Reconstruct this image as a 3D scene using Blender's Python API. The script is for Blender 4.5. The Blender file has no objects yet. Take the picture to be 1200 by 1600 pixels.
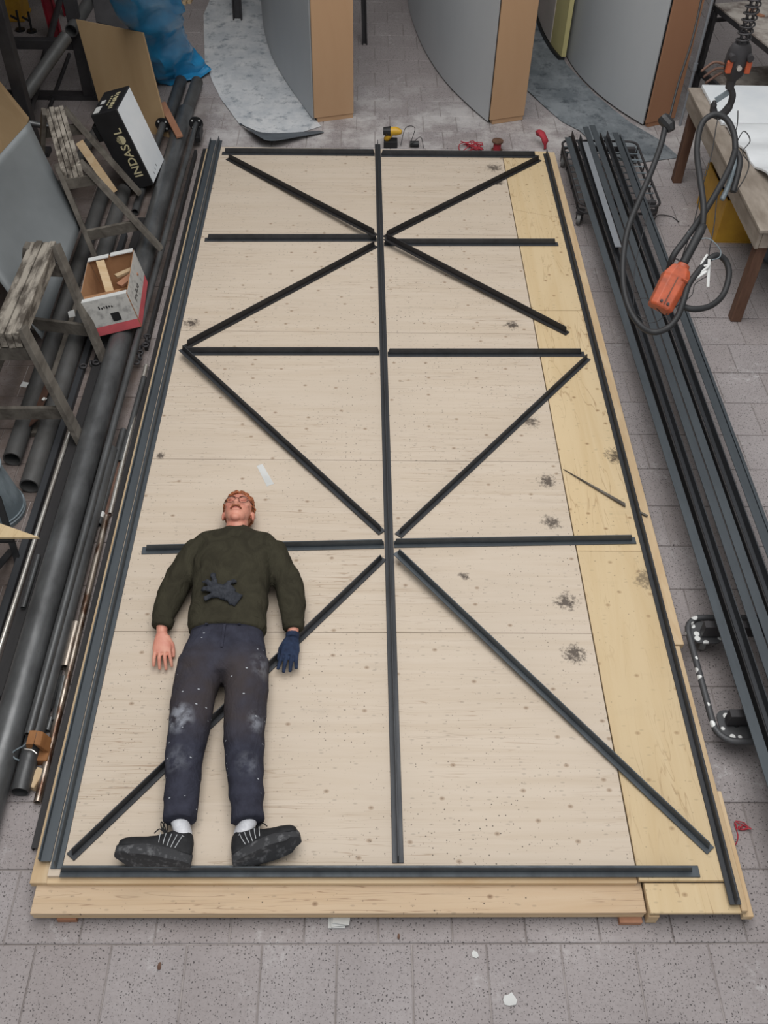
import bpy, bmesh, math, random
from mathutils import Vector, Matrix, noise
V = Vector
random.seed(7)
scn = bpy.context.scene
COL = scn.collection

# ------------------------------------------------------------------ camera
FPX = 1479.487
CAM = V((1.29327, -1.50652, 4.05748))
_pit, _yaw, _rol = 0.8371369, 0.0300770, 0.0292353
_c, _s = math.cos(_yaw), math.sin(_yaw)
FWD = V((_s*math.cos(_pit), _c*math.cos(_pit), -math.sin(_pit)))
_rt = V((_c, -_s, 0)); _up = _rt.cross(FWD)
RT = _rt*math.cos(_rol) + _up*math.sin(_rol)
UP = -_rt*math.sin(_rol) + _up*math.cos(_rol)
cd = bpy.data.cameras.new('camera'); cam = bpy.data.objects.new('camera', cd); COL.objects.link(cam)
cam.matrix_world = Matrix(((RT.x, UP.x, -FWD.x, CAM.x), (RT.y, UP.y, -FWD.y, CAM.y), (RT.z, UP.z, -FWD.z, CAM.z), (0, 0, 0, 1)))
cd.sensor_fit = 'VERTICAL'; cd.sensor_height = 24; cd.lens = FPX/1600*24; cd.clip_end = 200
scn.camera = cam

# ------------------------------------------------------------------ world, light, exposure
w = bpy.data.worlds.new('world'); scn.world = w; w.use_nodes = True
bg = w.node_tree.nodes['Background']; bg.inputs[0].default_value = (0.93, 0.97, 1.0, 1); bg.inputs[1].default_value = 0.64
ld = bpy.data.lights.new('skylight', 'AREA'); ld.shape = 'RECTANGLE'; ld.size = 4.5; ld.size_y = 7.5; ld.energy = 440; ld.color = (1, 0.985, 0.96)
lo = bpy.data.objects.new('skylight', ld); COL.objects.link(lo); lo.location = (1.5, 1.8, 7.2)
vs = scn.view_settings; vs.view_transform = 'Standard'; vs.look = 'None'; vs.exposure = 0.0; vs.gamma = 1; vs.use_curve_mapping = False

def ray(px, py): return FWD + RT*((px-600)/FPX) - UP*((py-800)/FPX)
def P(px, py, z=0.0):                    # where a photo point lies at height z
    d = ray(px, py); return CAM + d*((z-CAM.z)/d.z)
def PY(px, py, y):
    d = ray(px, py); return CAM + d*((y-CAM.y)/d.y)
def PD(px, py, dep): return CAM + ray(px, py)*dep

# ------------------------------------------------------------------ materials
def lin(c):
    f = lambda u: u/12.92 if u <= .04045 else ((u+.055)/1.055)**2.4
    return tuple(f(x/255) for x in c) + (1,)
class N:
    def __init__(s, name):
        s.m = bpy.data.materials.new(name); s.m.use_nodes = True
        s.t = s.m.node_tree; s.b = s.t.nodes['Principled BSDF']; s.L = s.t.links.new
    def n(s, typ, **k):
        o = s.t.nodes.new(typ)
        for a, b in k.items(): setattr(o, a, b)
        return o
    def coord(s, kind='Object', scale=(1, 1, 1)):
        if kind == 'World': o = s.n('ShaderNodeNewGeometry').outputs['Position']
        else: o = s.n('ShaderNodeTexCoord').outputs[kind]
        m = s.n('ShaderNodeMapping'); m.inputs['Scale'].default_value = scale; s.L(o, m.inputs[0])
        return m.outputs[0]
    def noise(s, co, scale=1, detail=4, rough=.55, dist=0):
        o = s.n('ShaderNodeTexNoise'); o.inputs['Scale'].default_value = scale; o.inputs['Detail'].default_value = detail
        o.inputs['Roughness'].default_value = rough; o.inputs['Distortion'].default_value = dist; s.L(co, o.inputs[0]); return o.outputs[0]
    def ramp(s, fac, a, b, lo=0, hi=1):
        o = s.n('ShaderNodeMapRange'); o.inputs[1].default_value = a; o.inputs[2].default_value = b
        o.inputs[3].default_value = lo; o.inputs[4].default_value = hi; s.L(fac, o.inputs[0]); return o.outputs[0]
    def math(s, op, a, b=None):
        o = s.n('ShaderNodeMath', operation=op)
        for i, x in enumerate((a, b)):
            if x is None: continue
            if isinstance(x, (int, float)): o.inputs[i].default_value = x
            else: s.L(x, o.inputs[i])
        return o.outputs[0]
    def mix(s, fac, a, b, blend='MIX'):
        o = s.n('ShaderNodeMix', data_type='RGBA', blend_type=blend)
        for i, x in ((0, fac), (6, a), (7, b)):
            if isinstance(x, (int, float)): o.inputs[i].default_value = x
            elif isinstance(x, tuple): o.inputs[i].default_value = x
            else: s.L(x, o.inputs[i])
        return o.outputs[2]
    def spots(s, co, scale, rad, keep, soft=.08, dim='2D'):
        v = s.n('ShaderNodeTexVoronoi'); v.voronoi_dimensions = dim; v.inputs['Scale'].default_value = scale; s.L(co, v.inputs[0])
        d = s.ramp(v.outputs['Distance'], rad, rad-soft)
        x = s.n('ShaderNodeSeparateColor'); s.L(v.outputs['Color'], x.inputs[0])
        return s.math('MULTIPLY', d, s.math('LESS_THAN', x.outputs[0], keep))
    def stain(s, co, p, r):
        d = s.n('ShaderNodeVectorMath', operation='DISTANCE'); s.L(co, d.inputs[0]); d.inputs[1].default_value = p
        return s.ramp(d.outputs['Value'], r, 0)
    def bump(s, h, strength, dist=.002):
        o = s.n('ShaderNodeBump'); o.inputs['Strength'].default_value = strength; o.inputs['Distance'].default_value = dist
        s.L(h, o.inputs['Height']); s.L(o.outputs[0], s.b.inputs['Normal'])
    def rnd(s): return s.n('ShaderNodeObjectInfo').outputs['Random']
    def out(s, col, rough=.6, metal=0, spec=.5):
        if isinstance(col, tuple): s.b.inputs['Base Color'].default_value = col
        else: s.L(col, s.b.inputs['Base Color'])
        if isinstance(rough, (int, float)): s.b.inputs['Roughness'].default_value = rough
        else: s.L(rough, s.b.inputs['Roughness'])
        s.b.inputs['Metallic'].default_value = metal; s.b.inputs['Specular IOR Level'].default_value = spec
        return s.m
def simple(name, c1, c2=None, scale=(6, 6, 6), rough=.6, metal=0, spec=.5, bump=0, var=0, lo=.35, hi=.65, dist=0, detail=4, bdist=.002):
    n = N(name); co = n.coord('Object', scale); f = n.noise(co, 1, detail, .6, dist)
    col = n.mix(n.ramp(f, lo, hi), lin(c1), lin(c2 or c1))
    if var: col = n.mix(n.math('MULTIPLY', n.rnd(), var), col, lin([x*.55 for x in c1]))
    if bump: n.bump(f, bump, bdist)
    return n.out(col, rough, metal, spec)

MAT = {}
def plywood(name, base, dark, knot, grain=(1.2, 22, 4), specks=.35, stains=(), tape=False, var=.12, knots=.16):
    n = N(name); w_ = n.coord('World'); g = n.coord('World', [x*.55 for x in grain])
    f = n.noise(g, 1, 6, .65, 1.2)
    col = n.mix(n.ramp(f, .40, .74), lin(base), lin(dark))
    big = n.noise(w_, 1.1, 4); col = n.mix(n.ramp(big, .42, .72, 0, .5), col, lin([x*.945 for x in base]))
    gl = n.noise(n.coord('World', (grain[0]*.7, grain[1]*1.3, 6)), 1, 2, .4, 2.2)
    lines = n.math('MULTIPLY', n.ramp(n.math('ABSOLUTE', n.math('SUBTRACT', gl, .56)), .018, .004), n.ramp(n.noise(n.coord('World', (.9, 1.6, 1)), 1.3, 3), .42, .60, 0, .6))
    col = n.mix(lines, col, lin(knot))
    kn = n.spots(n.coord('World', (1, 1.3, 1)), 5.5, .085, knots*2.2, .04); col = n.mix(n.math('MULTIPLY', kn, .62), col, lin(knot))
    kn2 = n.spots(n.coord('World', (1, 1.3, 1)), 5.5, .035, knots*2.2, .02); col = n.mix(n.math('MULTIPLY', kn2, .45), col, lin([x*.6 for x in knot]))
    fl = n.spots(n.coord('World', (.6, 1.5, 1)), 20, .15, .26, .08); col = n.mix(n.math('MULTIPLY', fl, .34), col, lin([x*.62 for x in base]))
    busy = n.ramp(n.noise(w_, .9, 3), .38, .62, .25, 1)
    col = n.mix(n.math('MULTIPLY', n.math('MULTIPLY', n.spots(w_, 34, .13, specks*.36, .06), busy), .9), col, lin((40, 31, 28)))
    col = n.mix(n.math('MULTIPLY', n.math('MULTIPLY', n.spots(w_, 80, .2, specks*.22, .1), busy), .55), col, lin((66, 50, 44)))
    dirt = n.math('MULTIPLY', n.ramp(n.noise(n.coord('World', (2, 7, 2)), 1, 6, .7), .60, .78, 0, .5), busy); col = n.mix(dirt, col, lin([x*.78 for x in base]))
    for p, r in stains:
        m = n.stain(w_, p, r)
        sp = n.noise(w_, 38, 4, .75)
        k = n.ramp(n.math('ADD', sp, n.math('MULTIPLY', m, .50)), .72, .92)
        k = n.math('MULTIPLY', k, n.ramp(m, 0, .3))
        col = n.mix(n.math('MULTIPLY', k, .88), col, lin((40, 29, 27)))
    if var: col = n.mix(n.math('MULTIPLY', n.rnd(), var), col, lin([x*.88 for x in base]))
    n.bump(f, .12, .001)
    return n.out(col, .62, 0, .3)
D = 0.13
st = [(tuple(P(x, y, D)), r) for x, y, r in ((885, 940, .11), (897, 1022, .11), (855, 752, .10), (862, 816, .10), (778, 285, .10), (772, 262, .12), (800, 508, .09), (300, 505, .10), (282, 395, .08), (250, 712, .06), (830, 660, .09), (725, 900, .05))]
MAT['ply'] = plywood('pale_plywood', (202, 187, 170), (192, 175, 155), (146, 120, 96), stains=st, specks=.42)
MAT['ply_y'] = plywood('yellow_pine_plywood', (210, 187, 150), (198, 171, 129), (146, 112, 76), grain=(14, .9, 4), specks=.12, stains=[(tuple(P(x, y, D)), r) for x, y, r in ((962, 712, .12), (905, 425, .1), (1010, 905, .12))], knots=.22, var=.5)
MAT['ply_front'] = plywood('worn_tan_plywood', (198, 174, 146), (188, 160, 128), (120, 88, 62), specks=.12, knots=.05)
MAT['ply_wall'] = simple('wall_end_plywood', (184, 150, 118), (174, 138, 105), (1.5, 1.5, .5), .6, 0, .3, .05, lo=.3, hi=.7, dist=1)
MAT['ply_dark'] = simple('birch_plywood', (172, 146, 112), (158, 130, 96), (2, 2, 1), .6, 0, .3, .05, lo=.3, hi=.7, dist=1)
MAT['pine'] = simple('pine_timber', (212, 188, 154), (198, 168, 130), (14, 2, 14), .65, 0, .3, .1, .25, dist=.8)
MAT['pine_x'] = simple('pine_timber_lengthwise', (212, 188, 154), (198, 168, 130), (2, 14, 14), .65, 0, .3, .1, .2, dist=.8)
MAT['pine_red'] = simple('reddish_timber', (176, 130, 104), (160, 112, 86), (14, 4, 14), .65, 0, .3, .1, .2)
MAT['old_wood'] = simple('weathered_grey_timber', (120, 114, 106), (86, 80, 74), (12, 4, 12), .8, 0, .2, .3, .3, dist=.6)
MAT['trestle_top'] = simple('worn_trestle_top', (166, 158, 147), (86, 79, 72), (16, 5, 16), .8, 0, .2, .4, .2, lo=.42, hi=.6)
MAT['amber'] = simple('amber_timber', (150, 104, 64), (122, 80, 48), (14, 4, 14), .6, 0, .3, .1)
MAT['ply_brown'] = simple('speckled_brown_plywood', (164, 122, 94), (150, 106, 80), (1.5, 1.5, .5), .6, 0, .3, .05, lo=.3, hi=.7, dist=1)
MAT['leg_wood'] = simple('brown_leg_timber', (110, 82, 66), (88, 62, 50), (20, 20, 3), .7, 0, .3, .2, .2)
MAT['bench_wood'] = simple('dirty_bench_timber', (160, 149, 138), (128, 117, 106), (10, 3, 10), .75, 0, .3, .2, .1)

def steel(name, c1, c2, rough=.42, scale=(9, 2, 9), metal=.35, spec=.5):
    n = N(name); co = n.coord('Object', scale); f = n.noise(co, 1, 5, .65)
    col = n.mix(n.ramp(f, .35, .7), lin(c1), lin(c2))
    col = n.mix(n.math('MULTIPLY', n.rnd(), .35), col, lin([x*.75 for x in c1]))
    n.bump(n.noise(n.coord('Object', (60, 60, 60)), 1, 3), .06, .001)
    return n.out(col, n.ramp(f, .3, .7, rough-.08, rough+.12), metal, spec)
MAT['bar'] = steel('black_mill_steel', (66, 68, 72), (52, 53, 56), .5)
MAT['bar_b'] = steel('blue_grey_mill_steel', (84, 90, 95), (68, 73, 78), .46)
MAT['bar_d'] = steel('dark_mill_steel', (54, 52, 53), (42, 41, 42), .55)
MAT['pipe'] = steel('black_pipe_steel', (106, 107, 108), (66, 66, 67), .34, (7, 3, 7), .4)
MAT['pipe_g'] = steel('grey_pipe_steel', (98, 98, 98), (74, 72, 70), .5, (6, 3, 6), .3)
MAT['flat_g'] = steel('pale_grey_flat_steel', (158, 162, 168), (146, 150, 156), .4)
MAT['chrome'] = simple('bright_bare_steel', (226, 220, 212), (130, 112, 98), (20, 3, 20), .25, .75, .5, 0, lo=.55, hi=.8)
MAT['rust'] = simple('rusty_steel', (110, 80, 66), (80, 58, 50), (12, 5, 12), .7, .2)
MAT['rust_tube'] = simple('rust_flecked_tube', (182, 170, 158), (96, 70, 56), (26, 6, 26), .3, .8, lo=.45, hi=.62)
MAT['black'] = simple('black_paint', (34, 34, 36), (26, 26, 28), rough=.5)
MAT['rubber'] = simple('black_rubber', (38, 38, 40), (30, 30, 32), rough=.6)
MAT['grey_tyre'] = simple('grey_tyre', (140, 140, 140), (110, 108, 106), rough=.7)
MAT['red'] = simple('dark_red_paint', (140, 24, 40), (110, 20, 34), rough=.5)
MAT['redstring'] = simple('red_twine', (176, 54, 66), (150, 40, 52), rough=.8)
MAT['yellow'] = simple('ochre_yellow_plastic', (196, 150, 48), (176, 130, 42), rough=.5)
MAT['toolyellow'] = simple('tool_yellow', (214, 168, 46), (196, 150, 40), rough=.45)
MAT['white'] = simple('white_board', (226, 228, 230), (214, 218, 222), (3, 3, 3), rough=.5)
MAT['foam'] = simple('white_foam_sheet', (222, 224, 226), (206, 208, 210), (2, 6, 2), rough=.6, bump=.3)
MAT['paper'] = simple('grey_white_paper', (206, 206, 204), (192, 192, 190), rough=.8)
MAT['orange'] = simple('worn_orange_paint', (184, 86, 52), (146, 70, 46), (14, 14, 14), .55, bump=.2)
MAT['galv'] = simple('galvanised_sheet', (136, 146, 152), (104, 114, 120), (9, 9, 4), .45, .2, lo=.4, hi=.6)
MAT['wallgrey'] = simple('grey_laminate', (184, 186, 188), (174, 177, 180), (1.2, 1.2, .5), .5, 0, .3, lo=.3, hi=.7)
MAT['wallyellow'] = simple('yellowed_foam_face', (206, 196, 140), (196, 184, 128), (3, 3, 3), .7)
MAT['wallpink'] = simple('pale_pinkish_board', (198, 188, 182), (186, 178, 172), (3, 3, 3), .7)
MAT['greysheet'] = simple('dull_grey_sheet', (124, 128, 130), (104, 108, 110), (1.5, 1.5, 1.5), .45, .1, lo=.3, hi=.7)
MAT['cardboard'] = simple('brown_cardboard', (172, 128, 92), (154, 112, 78), rough=.8)
MAT['cartonwhite'] = simple('scuffed_white_print', (190, 188, 184), (146, 144, 142), (22, 22, 22), .7, lo=.5, hi=.72)
MAT['cartonred'] = simple('faded_red_print', (206, 92, 98), (184, 84, 90), rough=.7)
MAT['cream'] = simple('cream_print', (206, 196, 160), (200, 190, 150), rough=.5)
MAT['skin'] = simple('skin', (212, 152, 130), (200, 130, 112), (18, 18, 18), .5, 0, .4, .05)
MAT['lips'] = simple('lips', (176, 96, 90), rough=.5)
MAT['hair'] = simple('ginger_hair', (170, 102, 62), (122, 70, 44), (70, 70, 70), .55, bump=.4)
MAT['sweater'] = simple('olive_brown_sweatshirt', (60, 57, 46), (50, 47, 38), (11, 7, 11), .95, 0, .1, .7, bdist=.02, dist=1.5)
MAT['glove'] = simple('navy_work_glove', (44, 56, 80), (34, 42, 62), (40, 40, 40), .85, 0, .2, .3)
MAT['blackglove'] = simple('charcoal_work_glove', (58, 60, 66), (40, 42, 48), (40, 40, 40), .8, 0, .2, .3)
MAT['sock'] = simple('white_sock', (222, 222, 226), (205, 205, 210), (60, 60, 60), .9, 0, .1, .3)
MAT['shoe'] = simple('black_shoe_fabric', (40, 40, 42), (30, 30, 32), (30, 30, 30), .7, 0, .3, .2)
MAT['sole'] = simple('scuffed_dark_sole', (60, 60, 62), (112, 112, 114), (34, 34, 34), .8, 0, .2, .4, lo=.52, hi=.75)
MAT['lace'] = simple('black_lace', (30, 30, 32), rough=.8)
MAT['stripe'] = simple('reflective_stripe', (176, 178, 180), rough=.4)
def trousers():
    n = N('navy_work_trousers'); co = n.coord('World')
    f = n.noise(n.coord('World', (14, 14, 14)), 1, 5, .6)
    col = n.mix(n.ramp(f, .35, .65), lin((58, 59, 71)), lin((46, 46, 56)))
    b = n.noise(n.coord('World', (3.5, 3.5, 3.5)), 1, 3); 
    th = n.math('MAXIMUM', n.stain(co, (.5, .78, .3), .3), n.stain(co, (.76, .76, .3), .3))
    col = n.mix(n.math('MULTIPLY', n.ramp(th, .1, .6), n.ramp(b, .35, .6, .2, .8)), col, lin((70, 62, 60)))
    for p, r, k in (((.475, .63, .32), .085, .5), ((.835, .62, .32), .07, .4), ((.84, .90, .33), .09, .2), ((.49, .44, .3), .08, .16), ((.8, .42, .3), .07, .14)):
        m = n.math('MULTIPLY', n.ramp(n.stain(co, p, r), .05, .6), n.ramp(n.noise(n.coord('World', (22, 22, 22)), 1, 4), .42, .62, 0, k))
        col = n.mix(m, col, lin((176, 180, 190)))
    col = n.mix(n.math('MULTIPLY', n.spots(n.coord('World', (1, 2.0, 1)), 19, .12, .5, .05, '3D'), .75), col, lin((196, 200, 206)))
    n.bump(n.noise(n.coord('World', (9, 7, 9)), 1, 4, .6, 1.5), .6, .018); return n.out(col, .9, 0, .15)
MAT['trousers'] = trousers()
def tilemat(name='speckled_concrete_tile'):
    n = N(name); co = n.coord('World')
    wv = n.n('ShaderNodeTexNoise'); wv.inputs['Scale'].default_value = 40; n.L(co, wv.inputs[0]); va = n.n('ShaderNodeVectorMath', operation='MULTIPLY_ADD'); n.L(wv.outputs['Color'], va.inputs[0]); va.inputs[1].default_value = (.022, .022, 0); n.L(co, va.inputs[2]); cw = va.outputs[0]
    f = n.noise(co, 2.2, 5, .6); col = n.mix(n.ramp(f, .3, .7), lin((164, 157, 157)), lin((148, 141, 141)))
    fine = n.noise(co, 60, 3, .7); col = n.mix(n.ramp(fine, .45, .7, 0, .35), col, lin((122, 115, 114)))
    col = n.mix(n.math('MULTIPLY', n.rnd(), .25), col, lin((134, 122, 118)))
    col = n.mix(n.math('MULTIPLY', n.spots(cw, 70, .23, .36, .1), .8), col, lin((50, 46, 47)))
    col = n.mix(n.math('MULTIPLY', n.spots(cw, 120, .26, .3, .1), .6), col, lin((84, 79, 79)))
    sc = n.math('MULTIPLY', n.ramp(n.noise(co, 3.0, 4), .56, .72), n.ramp(n.noise(co, 26, 5, .7), .5, .66))
    col = n.mix(n.math('MULTIPLY', sc, .5), col, lin((214, 212, 212)))
    # plaster dust trodden in round the curved panels
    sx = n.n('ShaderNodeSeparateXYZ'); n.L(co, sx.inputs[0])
    dz = n.math('MULTIPLY', n.ramp(sx.outputs[1], 5.8, 6.6), n.ramp(n.noise(co, 2.6, 6, .7), .44, .62))
    dz = n.math('MULTIPLY', dz, n.math('MULTIPLY', n.ramp(sx.outputs[0], -.9, -.2), n.ramp(sx.outputs[1], 8.0, 7.0)))
    col = n.mix(n.math('MULTIPLY', dz, .7), col, lin((200, 196, 194)))
    # rust and grease round the stored steel, deepened to paint in shade there
    grease_shade = n.math('MULTIPLY', n.ramp(sx.outputs[0], -.10, -.22), n.ramp(sx.outputs[1], .5, 1.3)); grease_shade = n.math('MULTIPLY', grease_shade, n.ramp(sx.outputs[1], 7.6, 6.6))
    col = n.mix(n.math('MULTIPLY', grease_shade, n.ramp(n.noise(co, 4, 6, .7), .25, .6, .45, .9)), col, lin((92, 79, 72)))
    n.bump(fine, .15, .002)
    return n.out(col, .75, 0, .25)
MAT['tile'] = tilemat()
MAT['joint'] = simple('tile_joint', (132, 124, 121), (166, 158, 155), (3, 3, 3), .9, lo=.4, hi=.6)
def sheetmat(name, a, b, c):
    n = N(name); co = n.coord('World')
    f = n.noise(n.coord('World', (1, .8, 1)), 3.2, 7, .7); col = n.mix(n.ramp(f, .40, .6), lin(a), lin(b))
    g = n.noise(n.coord('World', (1, .9, 1)), 8, 8, .75); col = n.mix(n.ramp(g, .52, .64, 0, .75), col, lin(c))
    n.bump(g, .3, .004); return n.out(col, .7, 0, .3)
MAT['sheet_l'] = sheetmat('dusty_grey_floor_sheet', (206, 206, 207), (182, 185, 189), (118, 126, 134))
MAT['sheet_d'] = sheetmat('stained_slate_floor_sheet', (134, 139, 143), (104, 110, 115), (64, 70, 76))
MAT['sheet_u'] = simple('slate_sheet_underside', (92, 98, 104), (76, 80, 86), rough=.7)
def plastic():
    n = N('blue_plastic_film'); f = n.noise(n.coord('Object', (5, 5, 5)), 1, 4)
    col = n.mix(n.ramp(f, .35, .65), lin((36, 118, 166)), lin((48, 138, 186)))
    n.out(col, .2, 0, .6); n.bump(f, .3, .01); return n.m
MAT['blue'] = plastic()
def splat(name):
    n = N(name); co = n.coord('World'); col = n.mix(n.spots(n.coord('World', (1, 1, 1)), 24, .42, .42, .05, '3D'), lin((74, 74, 76)), lin((222, 222, 220)))
    return n.out(col, .5, .2)
MAT['splat'] = splat('paint_splashed_steel')
def benchtop():
    n = N('stained_bench_top'); f = n.noise(n.coord('World', (4, 4, 4)), 1, 6, .7)
    col = n.mix(n.ramp(f, .4, .6), lin((176, 168, 160)), lin((110, 98, 92))); return n.out(col, .75)
MAT['benchtop'] = benchtop()
MAT['plaster'] = simple('painted_wall', (150, 148, 144), (138, 136, 132), (1, 1, 1), .8)
MAT['dull'] = simple('dull_dark_steel', (62, 60, 62), (50, 48, 50), (6, 6, 6), .55, .2)
MAT['lens'] = simple('spectacle_frame', (60, 40, 36), rough=.4)

# ------------------------------------------------------------------ mesh helpers
def wloc(o):
    v = V((0, 0, 0))
    while o is not None: v = v + o.location; o = o.parent
    return v
class MB:
    def __init__(s): s.v = []; s.f = []
    def add(s, vs, fs):
        b = len(s.v); s.v += [V(x) for x in vs]; s.f += [tuple(b+i for i in f) for f in fs]; return s
    def obox(s, o, a, b, c):
        o, a, b, c = V(o), V(a), V(b), V(c)
        if a.cross(b).dot(c) < 0: a, b = b, a
        return s.add([o, o+a, o+a+b, o+b, o+c, o+a+c, o+a+b+c, o+b+c], [(3, 2, 1, 0), (4, 5, 6, 7), (0, 1, 5, 4), (1, 2, 6, 5), (2, 3, 7, 6), (3, 0, 4, 7)])
    def bx(s, x0, x1, y0, y1, z0, z1): return s.obox((x0, y0, z0), (x1-x0, 0, 0), (0, y1-y0, 0), (0, 0, z1-z0))
    def beam(s, p0, p1, wd, ht, up=(0, 0, 1), drop=0):        # rectangular timber; p0,p1 on the axis
        p0, p1 = V(p0), V(p1); d = (p1-p0).normalized(); sd = d.cross(V(up)).normalized(); u = sd.cross(d)
        return s.obox(p0-sd*wd/2-u*ht/2, p1-p0, sd*wd, u*ht)
    def prism(s, prof, p0, p1, up=(0, 0, 1)):                 # profile (side,up) swept from p0 to p1
        p0, p1 = V(p0), V(p1); d = (p1-p0).normalized(); sd = d.cross(V(up)).normalized(); u = sd.cross(d); n = len(prof)
        vs = [p0+sd*a+u*b for a, b in prof] + [p1+sd*a+u*b for a, b in prof]
        fs = [(i, (i+1) % n, n+(i+1) % n, n+i) for i in range(n)] + [tuple(range(n))[::-1], tuple(range(n, 2*n))]
        return s.add(vs, fs)
    def slab(s, poly, t):                                     # polygon of 3D points thickened by vector t
        poly = [V(p) for p in poly]; t = V(t); n = len(poly)
        return s.add(poly+[p+t for p in poly], [tuple(range(n))[::-1], tuple(range(n, 2*n))]+[(i, (i+1) % n, n+(i+1) % n, n+i) for i in range(n)])
    def rings(s, rs, caps=True, closed=False):
        b = len(s.v); n = len(rs[0])
        for r in rs: s.v += [V(p) for p in r]
        m = len(rs)
        for k in range(m if closed else m-1):
            k2 = (k+1) % m
            for i in range(n):
                j = (i+1) % n; s.f.append((b+k*n+i, b+k*n+j, b+k2*n+j, b+k2*n+i))
        if caps and not closed: s.f.append(tuple(b+i for i in range(n))[::-1]); s.f.append(tuple(b+(m-1)*n+i for i in range(n)))
        return s
    def cyl(s, p0, p1, r0, r1=None, seg=14, caps=True):
        return s.limb([p0, p1], [r0, r0 if r1 is None else r1], seg, caps=caps)
    def limb(s, pts, rad, seg=14, up=(0, 0, 1), caps=True, closed=False):   # radii: number or (side, up)
        pts = [V(p) for p in pts]; rs = []; n = len(pts); sd = None
        for i, p in enumerate(pts):
            a = pts[(i-1) % n] if closed else pts[max(i-1, 0)]; c = pts[(i+1) % n] if closed else pts[min(i+1, n-1)]
            d = (c-a).normalized(); u0 = V(up)
            if sd is None:
                if abs(d.dot(u0)) > .95: u0 = V((0, 1, 0))
                sd = d.cross(u0).normalized()
            else: sd = (sd - d*sd.dot(d)).normalized()
            u = sd.cross(d); r = rad[i] if isinstance(rad, list) else rad
            ra, rb = r if isinstance(r, tuple) else (r, r)
            rs.append([p+sd*ra*math.cos(2*math.pi*k/seg)+u*rb*math.sin(2*math.pi*k/seg) for k in range(seg)])
        return s.rings(rs, caps, closed)
    def pipe(s, p0, p1, ro, ri=None, seg=20):                 # hollow tube
        p0, p1 = V(p0), V(p1); ri = ri or ro*.88; d = (p1-p0).normalized()
        u0 = V((0, 0, 1)) if abs(d.z) < .9 else V((0, 1, 0)); sd = d.cross(u0).normalized(); u = sd.cross(d)
        R = lambda p, r: [p+sd*r*math.cos(2*math.pi*k/seg)+u*r*math.sin(2*math.pi*k/seg) for k in range(seg)]
        return s.rings([R(p0, ri), R(p0, ro), R(p1, ro), R(p1, ri)], closed=True)
    def ball(s, c, r, ax=None, seg=16, rg=10):                # ellipsoid: r number or (a,b,c) along axes ax
        c = V(c); r = (r, r, r) if isinstance(r, (int, float)) else r; X, Y, Z = ax or (V((1, 0, 0)), V((0, 1, 0)), V((0, 0, 1)))
        rs = []
        for j in range(1, rg):
            t = math.pi*j/rg
            rs.append([c+X*r[0]*math.sin(t)*math.cos(2*math.pi*i/seg)+Y*r[1]*math.sin(t)*math.sin(2*math.pi*i/seg)+Z*r[2]*-math.cos(t) for i in range(seg)])
        return s.rings(rs)
    def torus(s, c, R, r, nrm=(0, 0, 1), seg=20, ts=8, stretch=1, xd=None):
        c = V(c); nrm = V(nrm).normalized(); x = V(xd) if xd else (V((1, 0, 0)) if abs(nrm.x) < .9 else V((0, 1, 0))); x = (x-nrm*x.dot(nrm)).normalized(); y = nrm.cross(x)
        return s.limb([c+x*R*stretch*math.cos(2*math.pi*k/seg)+y*R*math.sin(2*math.pi*k/seg) for k in range(seg)], r, ts, nrm, closed=True)
    def jitter(s, a, freq=6):
        s.v = [p+noise.noise_vector(p*freq)*a for p in s.v]; return s
    def mesh(s, name, off=V((0, 0, 0))):
        me = bpy.data.meshes.new(name); me.from_pydata([tuple(p-off) for p in s.v], [], s.f)
        bm = bmesh.new(); bm.from_mesh(me); bmesh.ops.recalc_face_normals(bm, faces=bm.faces); bm.to_mesh(me); bm.free()
        return me
    def build(s, name, mat, parent=None, smooth=False, bevel=0, remesh=0, sm_it=0, disp=None):
        if parent is not None: off = wloc(parent)
        else:
            xs = [p.x for p in s.v]; ys = [p.y for p in s.v]; off = V(((min(xs)+max(xs))/2, (min(ys)+max(ys))/2, min(p.z for p in s.v)))
        me = s.mesh(name, off); o = bpy.data.objects.new(name, me); COL.objects.link(o)
        if parent is not None: o.parent = parent
        else: o.location = off
        if remesh:
            m = o.modifiers.new('r', 'REMESH'); m.mode = 'VOXEL'; m.voxel_size = remesh; m.use_smooth_shade = True
            if sm_it: q = o.modifiers.new('s', 'SMOOTH'); q.iterations = sm_it; q.factor = .5
        if bevel:
            m = o.modifiers.new('b', 'BEVEL'); m.width = bevel; m.segments = 2 if bevel > .004 else 1; m.limit_method = 'ANGLE'
        if remesh or bevel:
            dg = bpy.context.evaluated_depsgraph_get(); me2 = bpy.data.meshes.new_from_object(o.evaluated_get(dg)); o.modifiers.clear()
            o.data = me2; me2.name = name
        if disp: disp(o.data, off)
        o.data.materials.clear(); o.data.materials.append(MAT[mat])
        if smooth or remesh:
            o.data.polygons.foreach_set('use_smooth', [True]*len(o.data.polygons))
            if smooth == 'auto':
                try: o.data.set_sharp_from_angle(angle=math.radians(35))
                except Exception: pass
        return o
def tag(o, label, cat, group=None, kind=None):
    o['label'] = label
    if cat: o['category'] = cat
    if group: o['group'] = group
    if kind: o['kind'] = kind
    return o
def thing(name, label, cat, loc=(0, 0, 0), group=None):
    o = bpy.data.objects.new(name, None); COL.objects.link(o); o.location = loc; o.empty_display_size = .1
    return tag(o, label, cat, group)
def spline(pts, n=8):
    pts = [V(p) for p in pts]; out = []
    for i in range(len(pts)-1):
        p0 = pts[max(i-1, 0)]; p1 = pts[i]; p2 = pts[i+1]; p3 = pts[min(i+2, len(pts)-1)]
        for k in range(n):
            t = k/n; out.append(.5*((2*p1)+(p2-p0)*t+(2*p0-5*p1+4*p2-p3)*t*t+(3*p1-p0-3*p2+p3)*t*t*t))
    return out+[pts[-1]]
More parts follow.
